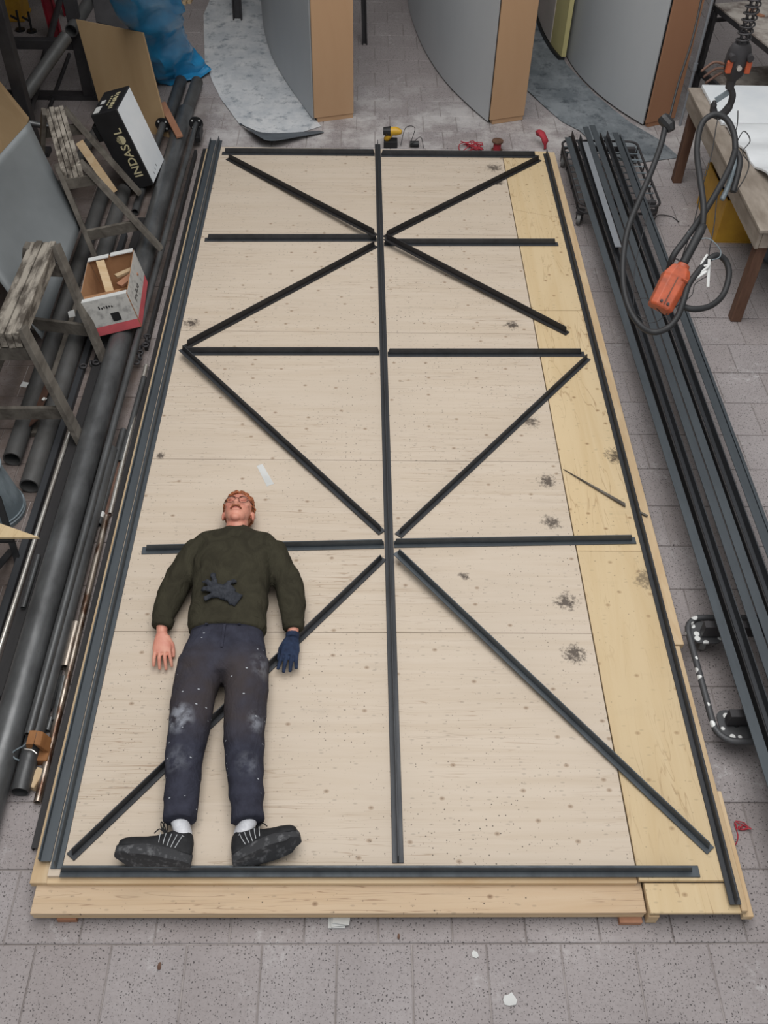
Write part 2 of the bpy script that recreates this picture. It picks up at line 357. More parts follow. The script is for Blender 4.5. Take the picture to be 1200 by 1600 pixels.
def lettering(txt, size, o, xd, yd, name, mat, parent, depth=.0015, bold=.0):
    cu = bpy.data.curves.new('t', 'FONT'); cu.body = txt; cu.size = size; cu.extrude = depth; cu.offset = bold
    t = bpy.data.objects.new('t', cu); COL.objects.link(t); dg = bpy.context.evaluated_depsgraph_get()
    me = bpy.data.meshes.new_from_object(t.evaluated_get(dg)); bpy.data.objects.remove(t); bpy.data.curves.remove(cu)
    xd = V(xd).normalized(); yd = V(yd).normalized(); zd = xd.cross(yd); off = wloc(parent)
    wd = max(v.co.x for v in me.vertices)
    for v in me.vertices: v.co = V(o)+xd*v.co.x+yd*v.co.y+zd*v.co.z-off
    ob = bpy.data.objects.new(name, me); COL.objects.link(ob); ob.parent = parent; me.materials.clear(); me.materials.append(MAT[mat]); return ob, wd

# ================================================================== THE SETTING
TP = .305
fl = MB().bx(-3.5, 7.8, -3.2, 11.4, -.12, -.007).build('floor', 'joint'); tag(fl, 'grey speckled concrete tile floor of the workshop', None, kind='structure')
tm = MB(); h = .15
tm.add([(-h, -h, -.02), (h, -h, -.02), (h, h, -.02), (-h, h, -.02), (-h, -h, -.003), (h, -h, -.003), (h, h, -.003), (-h, h, -.003), (-h+.004, -h+.004, 0), (h-.004, -h+.004, 0), (h-.004, h-.004, 0), (-h+.004, h-.004, 0)],
       [(0, 1, 5, 4), (1, 2, 6, 5), (2, 3, 7, 6), (3, 0, 4, 7), (4, 5, 9, 8), (5, 6, 10, 9), (6, 7, 11, 10), (7, 4, 8, 11), (8, 9, 10, 11)])
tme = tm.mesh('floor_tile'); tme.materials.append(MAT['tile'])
def pix(p):
    d = V(p)-CAM; z = d.dot(FWD); return 600+FPX*d.dot(RT)/z, 800-FPX*d.dot(UP)/z
cells = []
for j in range(-9, 47):
    for i in range(-19, 26):
        x = -.028+TP*(i+.5)+(.168 if j % 2 == 0 else 0); y = -.226+TP*(j+.5)
        if not (-3.2 < x < 7.5 and -3 < y < 11.1): continue
        px, py = pix((x, y, 0)); seen = -60 < px < 1260 and -60 < py < 1660
        hid = (-.15 < x < 2.75 and -.02 < y < 6.1)
        cells.append((0 if seen and not hid else 1, (V((x, y, 0))-CAM).length, x, y))
cells.sort(); rest = MB(); fo = wloc(fl)
for k, (a, b, x, y) in enumerate(cells):
    dz = random.uniform(-.0015, .0015)
    if k < 300:
        o = bpy.data.objects.new('floor_tile', tme); COL.objects.link(o); o.parent = fl; o.location = V((x, y, dz))-fo
    else: rest.add([v+V((x, y, dz)) for v in tm.v], tm.f)
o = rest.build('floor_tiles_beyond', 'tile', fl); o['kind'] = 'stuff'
for nm, a in (('wall_left', (-3.5, -3.3, -3, 11.4, 0, 7)), ('wall_right', (7.6, 7.8, -3, 11.4, 0, 7)), ('wall_back', (-3.5, 7.8, 11.2, 11.4, 0, 7))):  # unseen walls; left and back set close in to block light
    tag(MB().bx(*a).build(nm, 'plaster'), 'unseen painted workshop wall', None, kind='structure')
tag(MB().bx(-3.3, -.85, .6, 11.2, 2.45, 2.6).build('shade_gallery', 'plaster'), 'unseen gallery slab added to shade the storage racks', None, kind='structure')  # unseen overhead slab, added to darken the storage side

# ================================================================== PLATFORM
pf = thing('plywood_platform', 'low wide platform of pale plywood sheets the man lies on', 'platform', (0, 0, 0))
rows = [0, 1.22, 2.44, 3.66, 4.88, 6.2]
for a, b in zip(rows, rows[1:]):
    MB().bx(-.005, 2.438, a+.0015, b-.0015, D-.018, D).build('plywood_sheet', 'ply', pf, bevel=.0012)
yr = [-.02, 1.76, 3.93]
for a, b in zip(yr, yr[1:]): MB().bx(2.444, 2.842, a+.001, b-.001, D-.018, D-.0005).build('plywood_strip', 'ply_y', pf, bevel=.0012)
for q in ([(2.444, 3.932), (2.842, 3.932), (2.842, 5.12), (2.444, 5.25)], [(2.444, 5.253), (2.842, 5.123), (2.842, 6.2), (2.444, 6.2)]):
    MB().slab([(x, y, D-.018) for x, y in q], (0, 0, .0175)).build('plywood_strip', 'ply_y', pf)
MB().bx(2.846, 2.895, 1.16, 6.2, D-.045, D-.006).build('side_rail', 'pine', pf, bevel=.002)
MB().bx(2.846, 2.872, -.14, 1.155, D-.045, D-.010).build('side_rail', 'pine', pf, bevel=.002)
MB().bx(-.078, -.008, -.02, 6.2, D-.06, D-.02).build('side_rail', 'pine', pf, bevel=.002)
MB().bx(-.008, 2.44, -.022, .022, D-.045, D-.0185).build('front_batten', 'pine_x', pf, bevel=.002)
MB().bx(-.055, 2.462, -.135, .2, .067, .085).build('front_board', 'ply_front', pf, bevel=.002)
MB().bx(-.053, 2.460, -.133, -.09, .030, .066).build('front_rail', 'pine_x', pf, bevel=.002)
MB().bx(2.468, 2.845, -.145, -.022, D-.036, D-.019).build('front_board', 'ply_y', pf, bevel=.0015)
for x in (2.47, 2.86): MB().bx(x, x+.045, -.15, .4, .012 if x < 2.8 else .05, D-.048).build('bearer', 'pine', pf, bevel=.002)
for x in (.3, 1.2, 2.1): MB().bx(x, x+.06, .1, 6.15, .03, D-.019).build('bearer', 'pine', pf)
MB().bx(2.80, 2.845, .2, 6.15, .0, D-.019).build('bearer', 'pine', pf)
MB().bx(-.09, -.02, .1, 6.15, .0, D-.062).build('bearer', 'pine', pf)
for q in ((2.36, 2.455, -.155, -.04, 0, .03), (.04, .12, -.14, -.06, 0, .03), (.3, .36, .3, .36, 0, .03), (2.1, 2.16, .3, .36, 0, .03), (1.2, 1.26, 5, 5.06, 0, .03), (.3, .36, 5, 5.06, 0, .03), (2.1, 2.16, 5, 5.06, 0, .03)):
    MB().bx(*q).build('packing_block', 'pine_red', pf, bevel=.002)
for k, (dx, a) in enumerate(((0, 0), (.01, .1), (.025, -.12))):
    c = P(526+k*4, 1439-k*3, .004+k*.007); X = V((math.cos(a), math.sin(a), 0)); Y = V((-math.sin(a), math.cos(a), 0))
    o = MB().obox(c-X*.035-Y*.03, X*.07, Y*.09, (0, 0, .006)).build('packing_shim', 'paper')
    tag(o, ['pale grey packing shim, lowest of three under the front rail', 'pale grey packing shim, middle of three under the front rail', 'pale grey packing shim, topmost of three under the front rail'][k], 'shim', 'shims under the front rail')

# ================================================================== STEEL T BARS LAID OUT
def tbar(p0, p1, label, mat='bar', fw=.048, ht=.05, t=.006, cut0=.0, cut1=.0, group='T bars laid out as a frame'):
    p0, p1 = V(p0), V(p1); d = (p1-p0).normalized()
    m = MB(); sd = d.cross(V((0, 0, 1))).normalized(); u = sd.cross(d)
    m.obox(p0-sd*fw/2, p1-p0, sd*fw, u*t)
    a, b = p0+d*cut0+u*t, p1-d*cut1+u*t; hh = ht-t
    m.slab([a-sd*t/2, b-sd*t/2, b-sd*t/2-d*.012+u*hh, a-sd*t/2+d*.012+u*hh], sd*t)
    o = m.build('steel_t_bar', mat, bevel=.0012); return tag(o, label, 'steel bar', group)
zz = D+.001
B = lambda x, y, z=zz: P(x, y, z)
CT0, CT1 = P(590, 226, zz), P(622, 1349, zz)
tbar(CT0, CT1, 'long T bar down the middle of the platform', 'bar')
tbar((.026, 6.3, zz), (.026, .03, zz), 'long T bar down the left edge of the plywood, beside the angle bar', 'bar_b')
tbar((2.815, 6.15, zz), (2.82, -.12, zz), 'long T bar down the right edge of the platform', 'bar')
tbar(B(95, 1362), B(1092, 1362), 'cross T bar at the near edge by the shoes', 'bar_b', cut1=.03)
def midx(y): return CT0.x+(CT1.x-CT0.x)*(y-CT0.y)/(CT1.y-CT0.y)
def half(x, y, left, label, mat='bar', y2=None):
    p = B(x, y); q = B(600, y2 or y); e = midx(q.y)+(-.027 if left else .027)
    tbar((p.x, p.y, zz), (e, q.y, zz), label, mat, cut0=.02)
half(347, 240, True, 'left half of the cross T bar along the far end of the platform', 'bar', 242)
half(840, 245, False, 'right half of the cross T bar along the far end of the platform', 'bar', 243)
half(320, 375, True, 'left half of the second cross T bar from the far end')
half(872, 382, False, 'right half of the second cross T bar from the far end')
half(287, 552, True, 'left half of the middle cross T bar, above the man')
half(913, 554, False, 'right half of the middle cross T bar')
half(222, 861, True, 'cross T bar under the shoulders of the man', 'bar_b', 852)
half(993, 845, False, 'cross T bar right of the centre, level with the shoulders of the man', 'bar_b', 851)
def diag(a, b, za, zb, label, mat='bar'):
    p, q = P(a[0], a[1], za), P(b[0], b[1], zb); d = (q-p).normalized(); side = 1 if p.x > midx(p.y) else -1
    while (q.x-midx(q.y))*side < .026+.010*abs(d.y): q = q-d*.004
    tbar(p, q, label, mat, cut0=.01, cut1=.01)
lift = zz+.053
diag((356, 248), (588, 369), zz, lift, 'diagonal T bar in the far left panel of the frame', 'bar_d')
diag((843, 250), (600, 372), zz, zz, 'diagonal T bar in the far right panel of the frame', 'bar_d')
diag((290, 543), (592, 382), zz, zz, 'diagonal T bar rising to the far crossing from the left', 'bar_d')
diag((887, 522), (600, 372), zz, lift, 'diagonal T bar ending loose near the yellow strip', 'bar_d')
diag((284, 546), (600, 836), zz+.053, zz, 'diagonal T bar just above the head of the man', 'bar')
diag((918, 560), (622, 838), zz, zz, 'diagonal T bar in the right panel beside the loose wood sliver', 'bar')
diag((110, 1340), (605, 866), zz+.0, zz, 'diagonal T bar passing under the legs of the man', 'bar')
diag((1110, 1330), (614, 858), zz, lift, 'diagonal T bar across the near right panel', 'bar_b')
# angle bars along the left edge
def lbar(x, y0, y1, z, wd, ht, label, mat, side=1, t=.006, name='steel_angle_bar', group='angle bars beside the platform'):
    m = MB().bx(x, x+wd, y0, y1, z, z+t)
    if side > 0: m.bx(x, x+t, y0, y1, z+t, z+ht)
    elif side < 0: m.bx(x+wd-t, x+wd, y0, y1, z+t, z+ht)
    o = m.build(name, mat, bevel=.001); return tag(o, label, 'steel bar', group)
lbar(-.05, .06, 6.3, D+.001, .048, .03, 'blue grey angle bar along the left edge of the platform', 'bar_b', 1)
tag(MB().bx(-.135, -.092, .16, 6.36, .024, .030).bx(-.135, -.129, .16, 6.36, .001, .024).build('steel_angle_bar', 'bar_d', bevel=.001), 'black angle bar on the floor against the left of the platform', 'steel bar', 'angle bars beside the platform')

# ================================================================== LOOSE STEEL ON THE RIGHT
T_ = .006
def tprof(fw, ht): return [(-fw/2, 0), (fw/2, 0), (fw/2, T_), (T_/2, T_), (T_/2, ht), (-T_/2, ht), (-T_/2, T_), (-fw/2, T_)]
def lprof(wd, ht): return [(0, 0), (wd, 0), (wd, T_), (T_, T_), (T_, ht), (0, ht)]
def lprof2(wd, ht): return [(0, ht-T_), (wd-T_, ht-T_), (wd-T_, 0), (wd, 0), (wd, ht), (0, ht)]
zs = .215
stk = [  # profile, y far, material, label
    (lprof2(.049, .06), 6.17, 'bar_b', 'leftmost angle bar of the stack on the trolleys'),
    (tprof(.048, .055), 6.30, 'bar_d', 'second bar from the left in the steel stack'),
    (tprof(.048, .055), 6.24, 'bar', 'third bar from the left in the steel stack'),
    (lprof2(.049, .062), 6.36, 'bar_b', 'fourth bar from the left in the steel stack'),
    (lprof2(.049, .068), 6.38, 'bar_b', 'tallest flat topped bar in the middle of the steel stack'),
    (tprof(.048, .05), 6.28, 'bar_d', 'dark bar right of the tallest one in the steel stack'),
    (tprof(.048, .06), 6.30, 'bar', 'third bar from the right in the steel stack'),
    (lprof2(.049, .06), 6.27, 'bar_b', 'second bar from the right in the steel stack'),
    (lprof(.049, .06), 6.25, 'bar_b', 'rightmost bar of the steel stack')]
stk = [(2.955+.060*k+(.024 if p[0][0] < 0 else 0), 3.05+.0505*k+(.024 if p[0][0] < 0 else 0), p, y, m, lb) for k, (p, y, m, lb) in enumerate(stk)]
for x, xn, pr, y, m, lb in stk:
    o = MB().prism([(a, b) for a, b in pr], (xn, -.9, zs), (x, y, zs)).build('stacked_steel_bar', m, bevel=.001)
    tag(o, lb, 'steel bar', 'steel bars stacked on the trolleys')
a = P(914, 222, .292); b = P(966, 386, .292)
tag(MB().beam(a, b, .045, .006).build('flat_steel_bar', 'flat_g'), 'short pale grey flat bar lying on top of the steel stack', 'steel bar')

def caster(par, x, y, ztop, r=.05, ang=0.3, tyre='grey_tyre'):
    f = MB(); d = V((math.cos(ang), math.sin(ang), 0)); sd = V((-d.y, d.x, 0)); c = V((x, y, r))
    f.obox(c-d*.04-sd*.03+V((0, 0, ztop-r-.008)), d*.08, sd*.06, (0, 0, .008))
    for s in (-1, 1): f.slab([c+sd*s*.022-d*.008, c+sd*s*.022+d*.008, c+sd*s*.022+d*.03+V((0, 0, ztop-r-.008)), c+sd*s*.022-d*.03+V((0, 0, ztop-r-.008))], sd*.004*s)
    o = f.build('caster_fork', 'dull', par)
    MB().limb([c-sd*.016, c-sd*.014, c+sd*.014, c+sd*.016], [r*.8, r, r, r*.8], 20, up=d).build('wheel', tyre, o, smooth='auto')
    MB().cyl(c-sd*.027, c+sd*.027, .014, seg=10).build('hub', 'dull', o)
def rrect(x0, x1, y0, y1, r, z, n=5):
    out = []
    for cx, cy, a in ((x1-r, y1-r, 0), (x0+r, y1-r, 90), (x0+r, y0+r, 180), (x1-r, y0+r, 270)):
        for k in range(n+1): t = math.radians(a+90*k/n); out.append(V((cx+r*math.cos(t), cy+r*math.sin(t), z)))
    return out
dl = thing('tube_trolley', 'small wire and tube trolley carrying the far end of the steel stack', 'trolley', (3.28, 5.75, 0))
X0, X1, Y0, Y1 = 2.955, 3.60, 5.22, 6.28
MB().limb(rrect(X0, X1, Y0, Y1, .07, .19), .010, 8, closed=True).build('upper_frame', 'dull', dl, smooth=True)
MB().limb(rrect(X0+.01, X1-.01, Y0-.0, Y1, .07, .125), .010, 8, closed=True).build('lower_frame', 'dull', dl, smooth=True)
for k in range(9):
    y = Y0+.12+k*(Y1-Y0-.2)/8; MB().cyl((X0+.01, y, .175), (X1-.01, y, .175), .0055, seg=8).build('cross_wire', 'galv', dl)
for x in (X0, X1):
    for k in range(4): y = Y0+.08+k*.3; MB().cyl((x, y, .12), (x, y, .19), .006, seg=8).build('upright', 'dull', dl)
for x in (2.985, 3.565):
    for y in (5.27, 6.2): caster(dl, x, y, .118, .05, 1.2, 'grey_tyre')
MB().bx(3.0, 3.56, 5.24, 5.28, .185, .214).build('support_block', 'dull', dl); MB().bx(3.0, 3.56, 6.1, 6.14, .185, .214).build('support_block', 'dull', dl)
d2 = thing('splashed_trolley', 'black tube trolley splashed with white paint under the near steel stack', 'trolley', (3.3, .97, 0))
MB().limb(rrect(2.93, 3.66, .62, 1.32, .09, .13), .016, 10, closed=True).build('tube_frame', 'splat', d2, smooth=True)
for x0, x1, y0, y1 in ((2.945, 3.10, 1.17, 1.305), (2.96, 3.12, .635, .79), (3.5, 3.645, 1.17, 1.305), (3.5, 3.645, .635, .79)):
    c = V(((x0+x1)/2, (y0+y1)/2, .118)); pl = MB().slab(rrect(x0, x1, y0, y1, .04, .114, 3), (0, 0, .008)).build('corner_plate', 'splat', d2)
    MB().cyl(c, c+V((0, 0, .016)), .016, seg=12).build('king_pin', 'black', pl)
    caster(d2, c.x, c.y-.0, .114, .05, 1.35)
MB().bx(2.99, 3.62, .70, .74, .135, .214).build('cross_bearer', 'dull', d2); MB().bx(2.99, 3.62, 1.2, 1.24, .135, .214).build('cross_bearer', 'dull', d2)

# ================================================================== CURVED PANELS AT THE BACK
def curved_panel(name, pts, th, label, H=2.4, end=None, skin='wallgrey', endmat='ply_wall', flip=1):
    pts = spline([V((x, y, 0)) for x, y in pts], 6); n = len(pts); off = []
    for i, p in enumerate(pts):
        d = (pts[min(i+1, n-1)]-pts[max(i-1, 0)]).normalized(); off.append(p+V((d.y, -d.x, 0))*th*flip)
    if end: off[0] = V((end[0], end[1], 0)); 
    t = thing(name, label, 'curved panel', (pts[0].x, pts[0].y, 0), 'curved panels standing at the back')
    def skinmesh(ps, qs, z0, z1): return MB().rings([[a+V((0, 0, z0)), b+V((0, 0, z0)), b+V((0, 0, z1)), a+V((0, 0, z1))] for a, b in zip(ps, qs)])
    def inset(ps, qs, k): return [p+(q-p).normalized()*k for p, q in zip(ps, qs)]
    skinmesh(pts[1:], inset(pts, off, .012)[1:], .02, H).build('curved_skin', skin, t, smooth='auto')
    skinmesh(off[1:], inset(off, pts, .012)[1:], .02, H).build('back_skin', skin, t, smooth='auto')
    a, b = pts[0], off[0]; d = (b-a).normalized(); dn = V((d.y, -d.x, 0)); dn = dn if dn.y < 0 else -dn
    MB().obox(a-dn*.02+V((0, 0, .045)), b-a, dn*.018, (0, 0, H-.045)).build('end_board', endmat, t, bevel=.002)
    MB().obox(a+d*.03-dn*.06, b-a-d*.035, dn*.05, (0, 0, .043)).build('foot_batten', endmat, t, bevel=.002)
    for q in (inset(pts, off, .03), inset(off, pts, .06)):
        skinmesh(q[1:], inset(q, off if q[5] == inset(pts, off, .03)[5] else pts, .03)[1:], 0, .02).build('base_strip', 'black', t)
    skinmesh(inset(pts, off, .014)[1:], inset(off, pts, .014)[1:], H-.06, H-.002).build('top_rib', endmat, t)
    return t
curved_panel('curved_wall_panel', [(.81, 6.92), (.63, 7.38), (.46, 7.86), (.32, 8.33), (.205, 8.9), (.13, 9.5), (.11, 10.1), (.15, 10.8)], .36, 'grey curved panel with a plywood end, leftmost of the three', end=(1.165, 7.03))
curved_panel('curved_wall_panel', [(2.41, 6.93), (2.23, 7.32), (2.07, 7.73), (1.94, 8.2), (1.83, 8.78), (1.75, 9.5), (1.73, 10.1), (1.77, 10.8)], .33, 'grey curved panel with a plywood end, middle of the three', end=(2.735, 7.04))
curved_panel('curved_wall_panel', [(3.845, 6.92), (3.64, 7.28), (3.47, 7.7), (3.36, 8.15), (3.31, 8.7), (3.31, 9.4), (3.34, 10.1), (3.42, 10.8)], .3, 'grey curved panel with a speckled plywood end beside the white table', end=(4.135, 7.04), endmat='ply_brown')
t = thing('yellowed_curved_form', 'pale yellow faced curved form with a dark foot between two grey panels', 'curved panel', (3.2, 8.4, 0))
ps = spline([V((x, y, 0)) for x, y in ((3.262, 8.36), (3.21, 8.58), (3.165, 8.95), (3.15, 9.5), (3.17, 10.2))], 6)
def strip(ps, x0, x1, z0, z1, name, mat, par, sm='auto'):
    return MB().rings([[p+V((x0, 0, z0)), p+V((x1, 0, z0)), p+V((x1, 0, z1)), p+V((x0, 0, z1))] for p in ps]).build(name, mat, par, smooth=sm)
strip(ps, -.004, .04, .04, 2.3, 'yellow_face', 'wallyellow', t); strip(ps[8:], -.012, -.0045, .05, 2.3, 'pale_board', 'wallpink', t); strip(ps, -.03, .03, 0, .04, 'dark_foot', 'black', t)

def sheet(name, outline, mat, z, label, amp=.0, curl=None):
    bm = bmesh.new(); vs = [bm.verts.new(P(x, y, z)) for x, y in outline]; bm.faces.new(vs)
    bmesh.ops.triangulate(bm, faces=bm.faces[:]); bmesh.ops.subdivide_edges(bm, edges=bm.edges[:], cuts=5, use_grid_fill=True)
    m = MB(); bm.verts.ensure_lookup_table(); vv = [v.co.copy() for v in bm.verts]
    for v in vv: v.z += abs(noise.noise(v*2.3))*amp
    bm.verts.index_update(); ff = [tuple(v.index for v in f.verts) for f in bm.faces]; bm.free()
    n = len(vv); m.add(vv+[v-V((0, 0, .003)) for v in vv], ff+[tuple(n+i for i in f[::-1]) for f in ff])
    return m
m = sheet('s', [(352, -60), (318, 24), (320, 96), (332, 128), (346, 156), (374, 194), (412, 209), (470, 207), (502, 197), (470, 160), (436, 110), (414, 50), (410, -60)], 'sheet_l', .006, '', .012)
o = thing('floor_cover_sheet', 'dusty pale grey sheet on the floor with a curled corner', 'floor sheet', P(400, 120, 0))
m.build('sheet', 'sheet_l', o)
cu = MB(); A_ = [P(374, 194, .012), P(398, 205, .02), P(425, 209, .02), P(470, 207, .015), P(500, 205, .008)]
Bq = [P(376, 193, .018), P(402, 212, .10), P(424, 220, .09), P(465, 214, .05), P(506, 207, .012)]
cu.rings([[p, q, q+V((0, .004, .004)), p+V((0, .004, .004))] for p, q in zip(spline(A_, 4), spline(Bq, 4))]).build('curled_edge', 'sheet_u', o)
m = sheet('s', [(832, -40), (826, 60), (824, 142), (850, 166), (878, 190), (905, 204), (935, 232), (985, 256), (1062, 246), (1035, 222), (985, 192), (930, 148), (885, 100), (850, 40), (838, -40)], 'sheet_d', .006, '', .015)
o = m.build('floor_cover_sheet', 'sheet_d'); tag(o, 'stained slate coloured sheet on the floor at the foot of the right panel', 'floor sheet')

# leaning profiles behind the left panel
for (x0, y0, x1, y1, r, lb) in ((372, 30, 382, -10, .06, 'dark steel channel standing left of the leftmost curved panel'), (570, 68, 562, -10, .03, 'slim dark strut leaning right of the leftmost curved panel')):
    a = P(x0, y0, 0); b = a+V((.03 if r > .05 else -.05, .1, 1.6))
    m = MB(); m.beam(a, b, r*1.4, .012, (0, -1, 0)); m.beam(a+V((-r*.7, -.03, 0)), b+V((-r*.7, -.03, 0)), .012, r, (0, -1, 0)); m.beam(a+V((r*.7, -.03, 0)), b+V((r*.7, -.03, 0)), .012, r, (0, -1, 0))
    tag(m.build('steel_channel', 'dull', bevel=.001), lb, 'steel channel')
for k, (x, y) in enumerate(((288, 8), (296, 6))):
    c = P(x, y, 0); tag(MB().beam(c, c+V((.02, .5, 0)), .04, .06).build('timber_offcut', 'pine', bevel=.002), ['timber offcut on the floor behind the blue plastic, left one', 'timber offcut on the floor behind the blue plastic, right one'][k], 'offcut', 'offcuts behind the plastic')

# ================================================================== LONG TUBES AND PIPES ON THE LEFT
PIPEG = 'pipes and tubes stored along the left of the platform'
def tube(a, b, z, r, label, mat='pipe', name='steel_pipe', zb=None, seg=20, parent=False, ri=None):
    p, q = P(a[0], a[1], z), P(b[0], b[1], z if zb is None else zb)
    m = MB().pipe(p, q, r, ri, seg)
    if parent: return m, p, q
    return tag(m.build(name, mat, smooth='auto'), label, 'pipe', PIPEG)
XA = -.355
tag(MB().pipe((XA, .15, .074), (XA, 6.95, .074), .074, .064, 26).build('steel_pipe', 'pipe', smooth='auto'), 'thickest long black pipe running the length of the platform', 'pipe', PIPEG)
tag(MB().pipe((XA+.003, 6.98, .060), (XA+.02, 7.6, .060), .056, .048, 22).build('steel_pipe', 'pipe_g', smooth='auto'), 'grey pipe end beside the blue plastic, in line behind the thickest pipe', 'pipe', PIPEG)
tag(MB().pipe((-.50, 6.75, .058), (-.49, 7.62, .058), .056, .048, 22).build('steel_pipe', 'pipe', smooth='auto'), 'dark pipe lying in front of the blue plastic, left of the grey one', 'pipe', PIPEG)
def flanged(p, q, r, R, label, mat='pipe'):
    p, q = V(p), V(q); d = (q-p).normalized(); t = thing('flanged_pipe', label, 'pipe', (p.x, p.y, 0), PIPEG)
    MB().pipe(p, q, r, r*.8, 18).build('tube', mat, t, smooth='auto')
    f = MB().cyl(p-d*.006, p+d*.006, R, seg=28).build('flange', 'black', t, smooth='auto')
    sd = d.cross(V((0, 0, 1))).normalized(); u = sd.cross(d)
    for k in range(4):
        a = math.radians(45+90*k); c = p+sd*R*.7*math.cos(a)+u*R*.7*math.sin(a)
        MB().cyl(c-d*.0075, c+d*.0085, R*.13, seg=10).build('bolt_hole', 'paper', f)
flanged((-.215, 6.62, .125), (-.245, .66, .107), .021, .062, 'slender black pipe whose round flange stands clear by the far corner', 'pipe')
flanged((-.505, 6.60, .12), (-.545, 5.3, .035), .03, .064, 'short flanged pipe lying under the reddish offcut')
tag(MB().pipe((-.240, .41, .043), (-.240, 2.6, .043), .042, .036, 22).build('steel_pipe', 'pipe', smooth='auto'), 'open ended black pipe nearest the bottom left corner', 'pipe', PIPEG)
tag(MB().pipe((-.160, 3.42, .022), (-.155, 2.10, .022), .014, .010, 14).build('bright_tube', 'chrome', smooth='auto'), 'bright bare steel tube beside the black angle bar', 'pipe', PIPEG)
tag(MB().pipe((-.170, 2.08, .024), (-.158, .37, .024), .018, .014, 16).build('bright_tube', 'rust_tube', smooth='auto'), 'rust flecked bright tube ending near the bottom left', 'pipe', PIPEG)
tube((225, 590), (189, 722), .02, .018, 'short dark tube ending left of the bright tube', 'pipe')
tube((193, 672), (153, 820), .02, .02, 'dark tube with a band of pale tape near its end', 'pipe')
p = P(157, 806, .02); tag(MB().pipe(p+V((0, -.02, 0)), p+V((0, .02, 0)), .0225, .0205, 18).build('tape_band', 'paper', smooth='auto'), 'band of pale tape round the dark tube', 'tape')
tag(MB().beam(P(190, 722, .012), P(166, 808, .012), .045, .012).build('rusty_flat_bar', 'rust', bevel=.001), 'rusty brown flat bar between the dark tubes', 'steel bar')
tube((119, 974), (102, 1043), .026, .025, 'short mottled grey tube offcut, topmost of the offcuts', 'rust_tube', 'tube_offcut')
tube((91, 1049), (75, 1108), .024, .021, 'black tube offcut left of its twin above the wooden wedge', 'pipe', 'tube_offcut')
tube((101, 1058), (86, 1127), .021, .019, 'longer black tube offcut against the bright tube', 'pipe', 'tube_offcut')
tube((71, 1108), (65, 1134), .018, .016, 'stubby tube offcut furthest left above the wooden wedge', 'pipe', 'tube_offcut')
tube((80, 1122), (74, 1142), .018, .013, 'smallest tube offcut above the wooden wedge', 'pipe', 'tube_offcut')
tube((112, 664), (-8, 1036), .06, .012, 'bright silver rod left of the thickest pipe', 'chrome', 'bright_rod', ri=.004)
m = MB().prism([(-.03, 0), (.03, 0), (.03, .05), (-.03, .05)], (-.475, .9, .0), (-.475, 5.2, .0)); tag(m.build('steel_box_bar', 'bar_d', bevel=.003), 'flat black box bar under the silver rod', 'steel bar', 'bars stored along the left')
m = MB().prism([(-.02, 0), (.02, 0), (.02, .045), (-.02, .045)], (-.575, 1.2, .0), (-.575, 5.0, .0)); tag(m.build('steel_box_bar', 'bar', bevel=.003), 'slim dark box bar left of the silver rod', 'steel bar', 'bars stored along the left')
m = MB().prism([(-.011, 0), (.011, 0), (.011, .05), (-.011, .05)], (-.190, 3.6, .0), (-.190, 6.3, .0)); tag(m.build('steel_flat_on_edge', 'bar_d', bevel=.002), 'dark flat bar standing on edge next to the slender flanged pipe', 'steel bar', 'bars stored along the left')
tube((60, 868), (36, 950), .066, .013, 'thin dark tube offcut lying between the silver rod and the thickest pipe', 'pipe', 'tube_offcut')
tag(MB().pipe((-.80, 2.5, .055), (-.84, 5.6, .055), .054, .046, 22).build('steel_pipe', 'pipe_g', smooth='auto'), 'grey open pipe ending beside the galvanised can', 'pipe', PIPEG)
tag(MB().pipe((-.645, 2.28, .057), (-.68, 5.6, .057), .056, .048, 22).build('steel_pipe', 'pipe_g', smooth='auto'), 'grey open pipe whose mouth faces out below the near trestle', 'pipe', PIPEG)
tag(MB().pipe((-1.15, 2.9, .05), (-1.18, 4.3, .05), .05, .042, 20).build('steel_pipe', 'pipe', smooth='auto'), 'dark pipe furthest left under the near trestle', 'pipe', PIPEG)
tag(MB().beam((-.74, 2.75, .02), (-.745, 4.2, .02), .06, .03).build('old_board', 'old_wood'), 'old grey board lying between two grey pipes', 'board')
m = MB().slab([(-.78, 2.75, .06), (-.70, 2.78, .11), (-.69, 3.2, .11), (-.75, 3.2, .07)], (0, 0, .008)); tag(m.build('rusty_plate', 'rust'), 'rusty torn plate between the two grey pipes', 'plate')
# short black bracket, end of channel near far corner
tag(MB().bx(-.205, -.165, 6.42, 6.62, .055, .1).bx(-.205, -.2, 6.42, 6.62, .1, .14).bx(-.165, -.16, 6.42, 6.62, .055, .14).build('steel_bracket', 'black', bevel=.001), 'short black channel bracket by the far left corner', 'bracket')
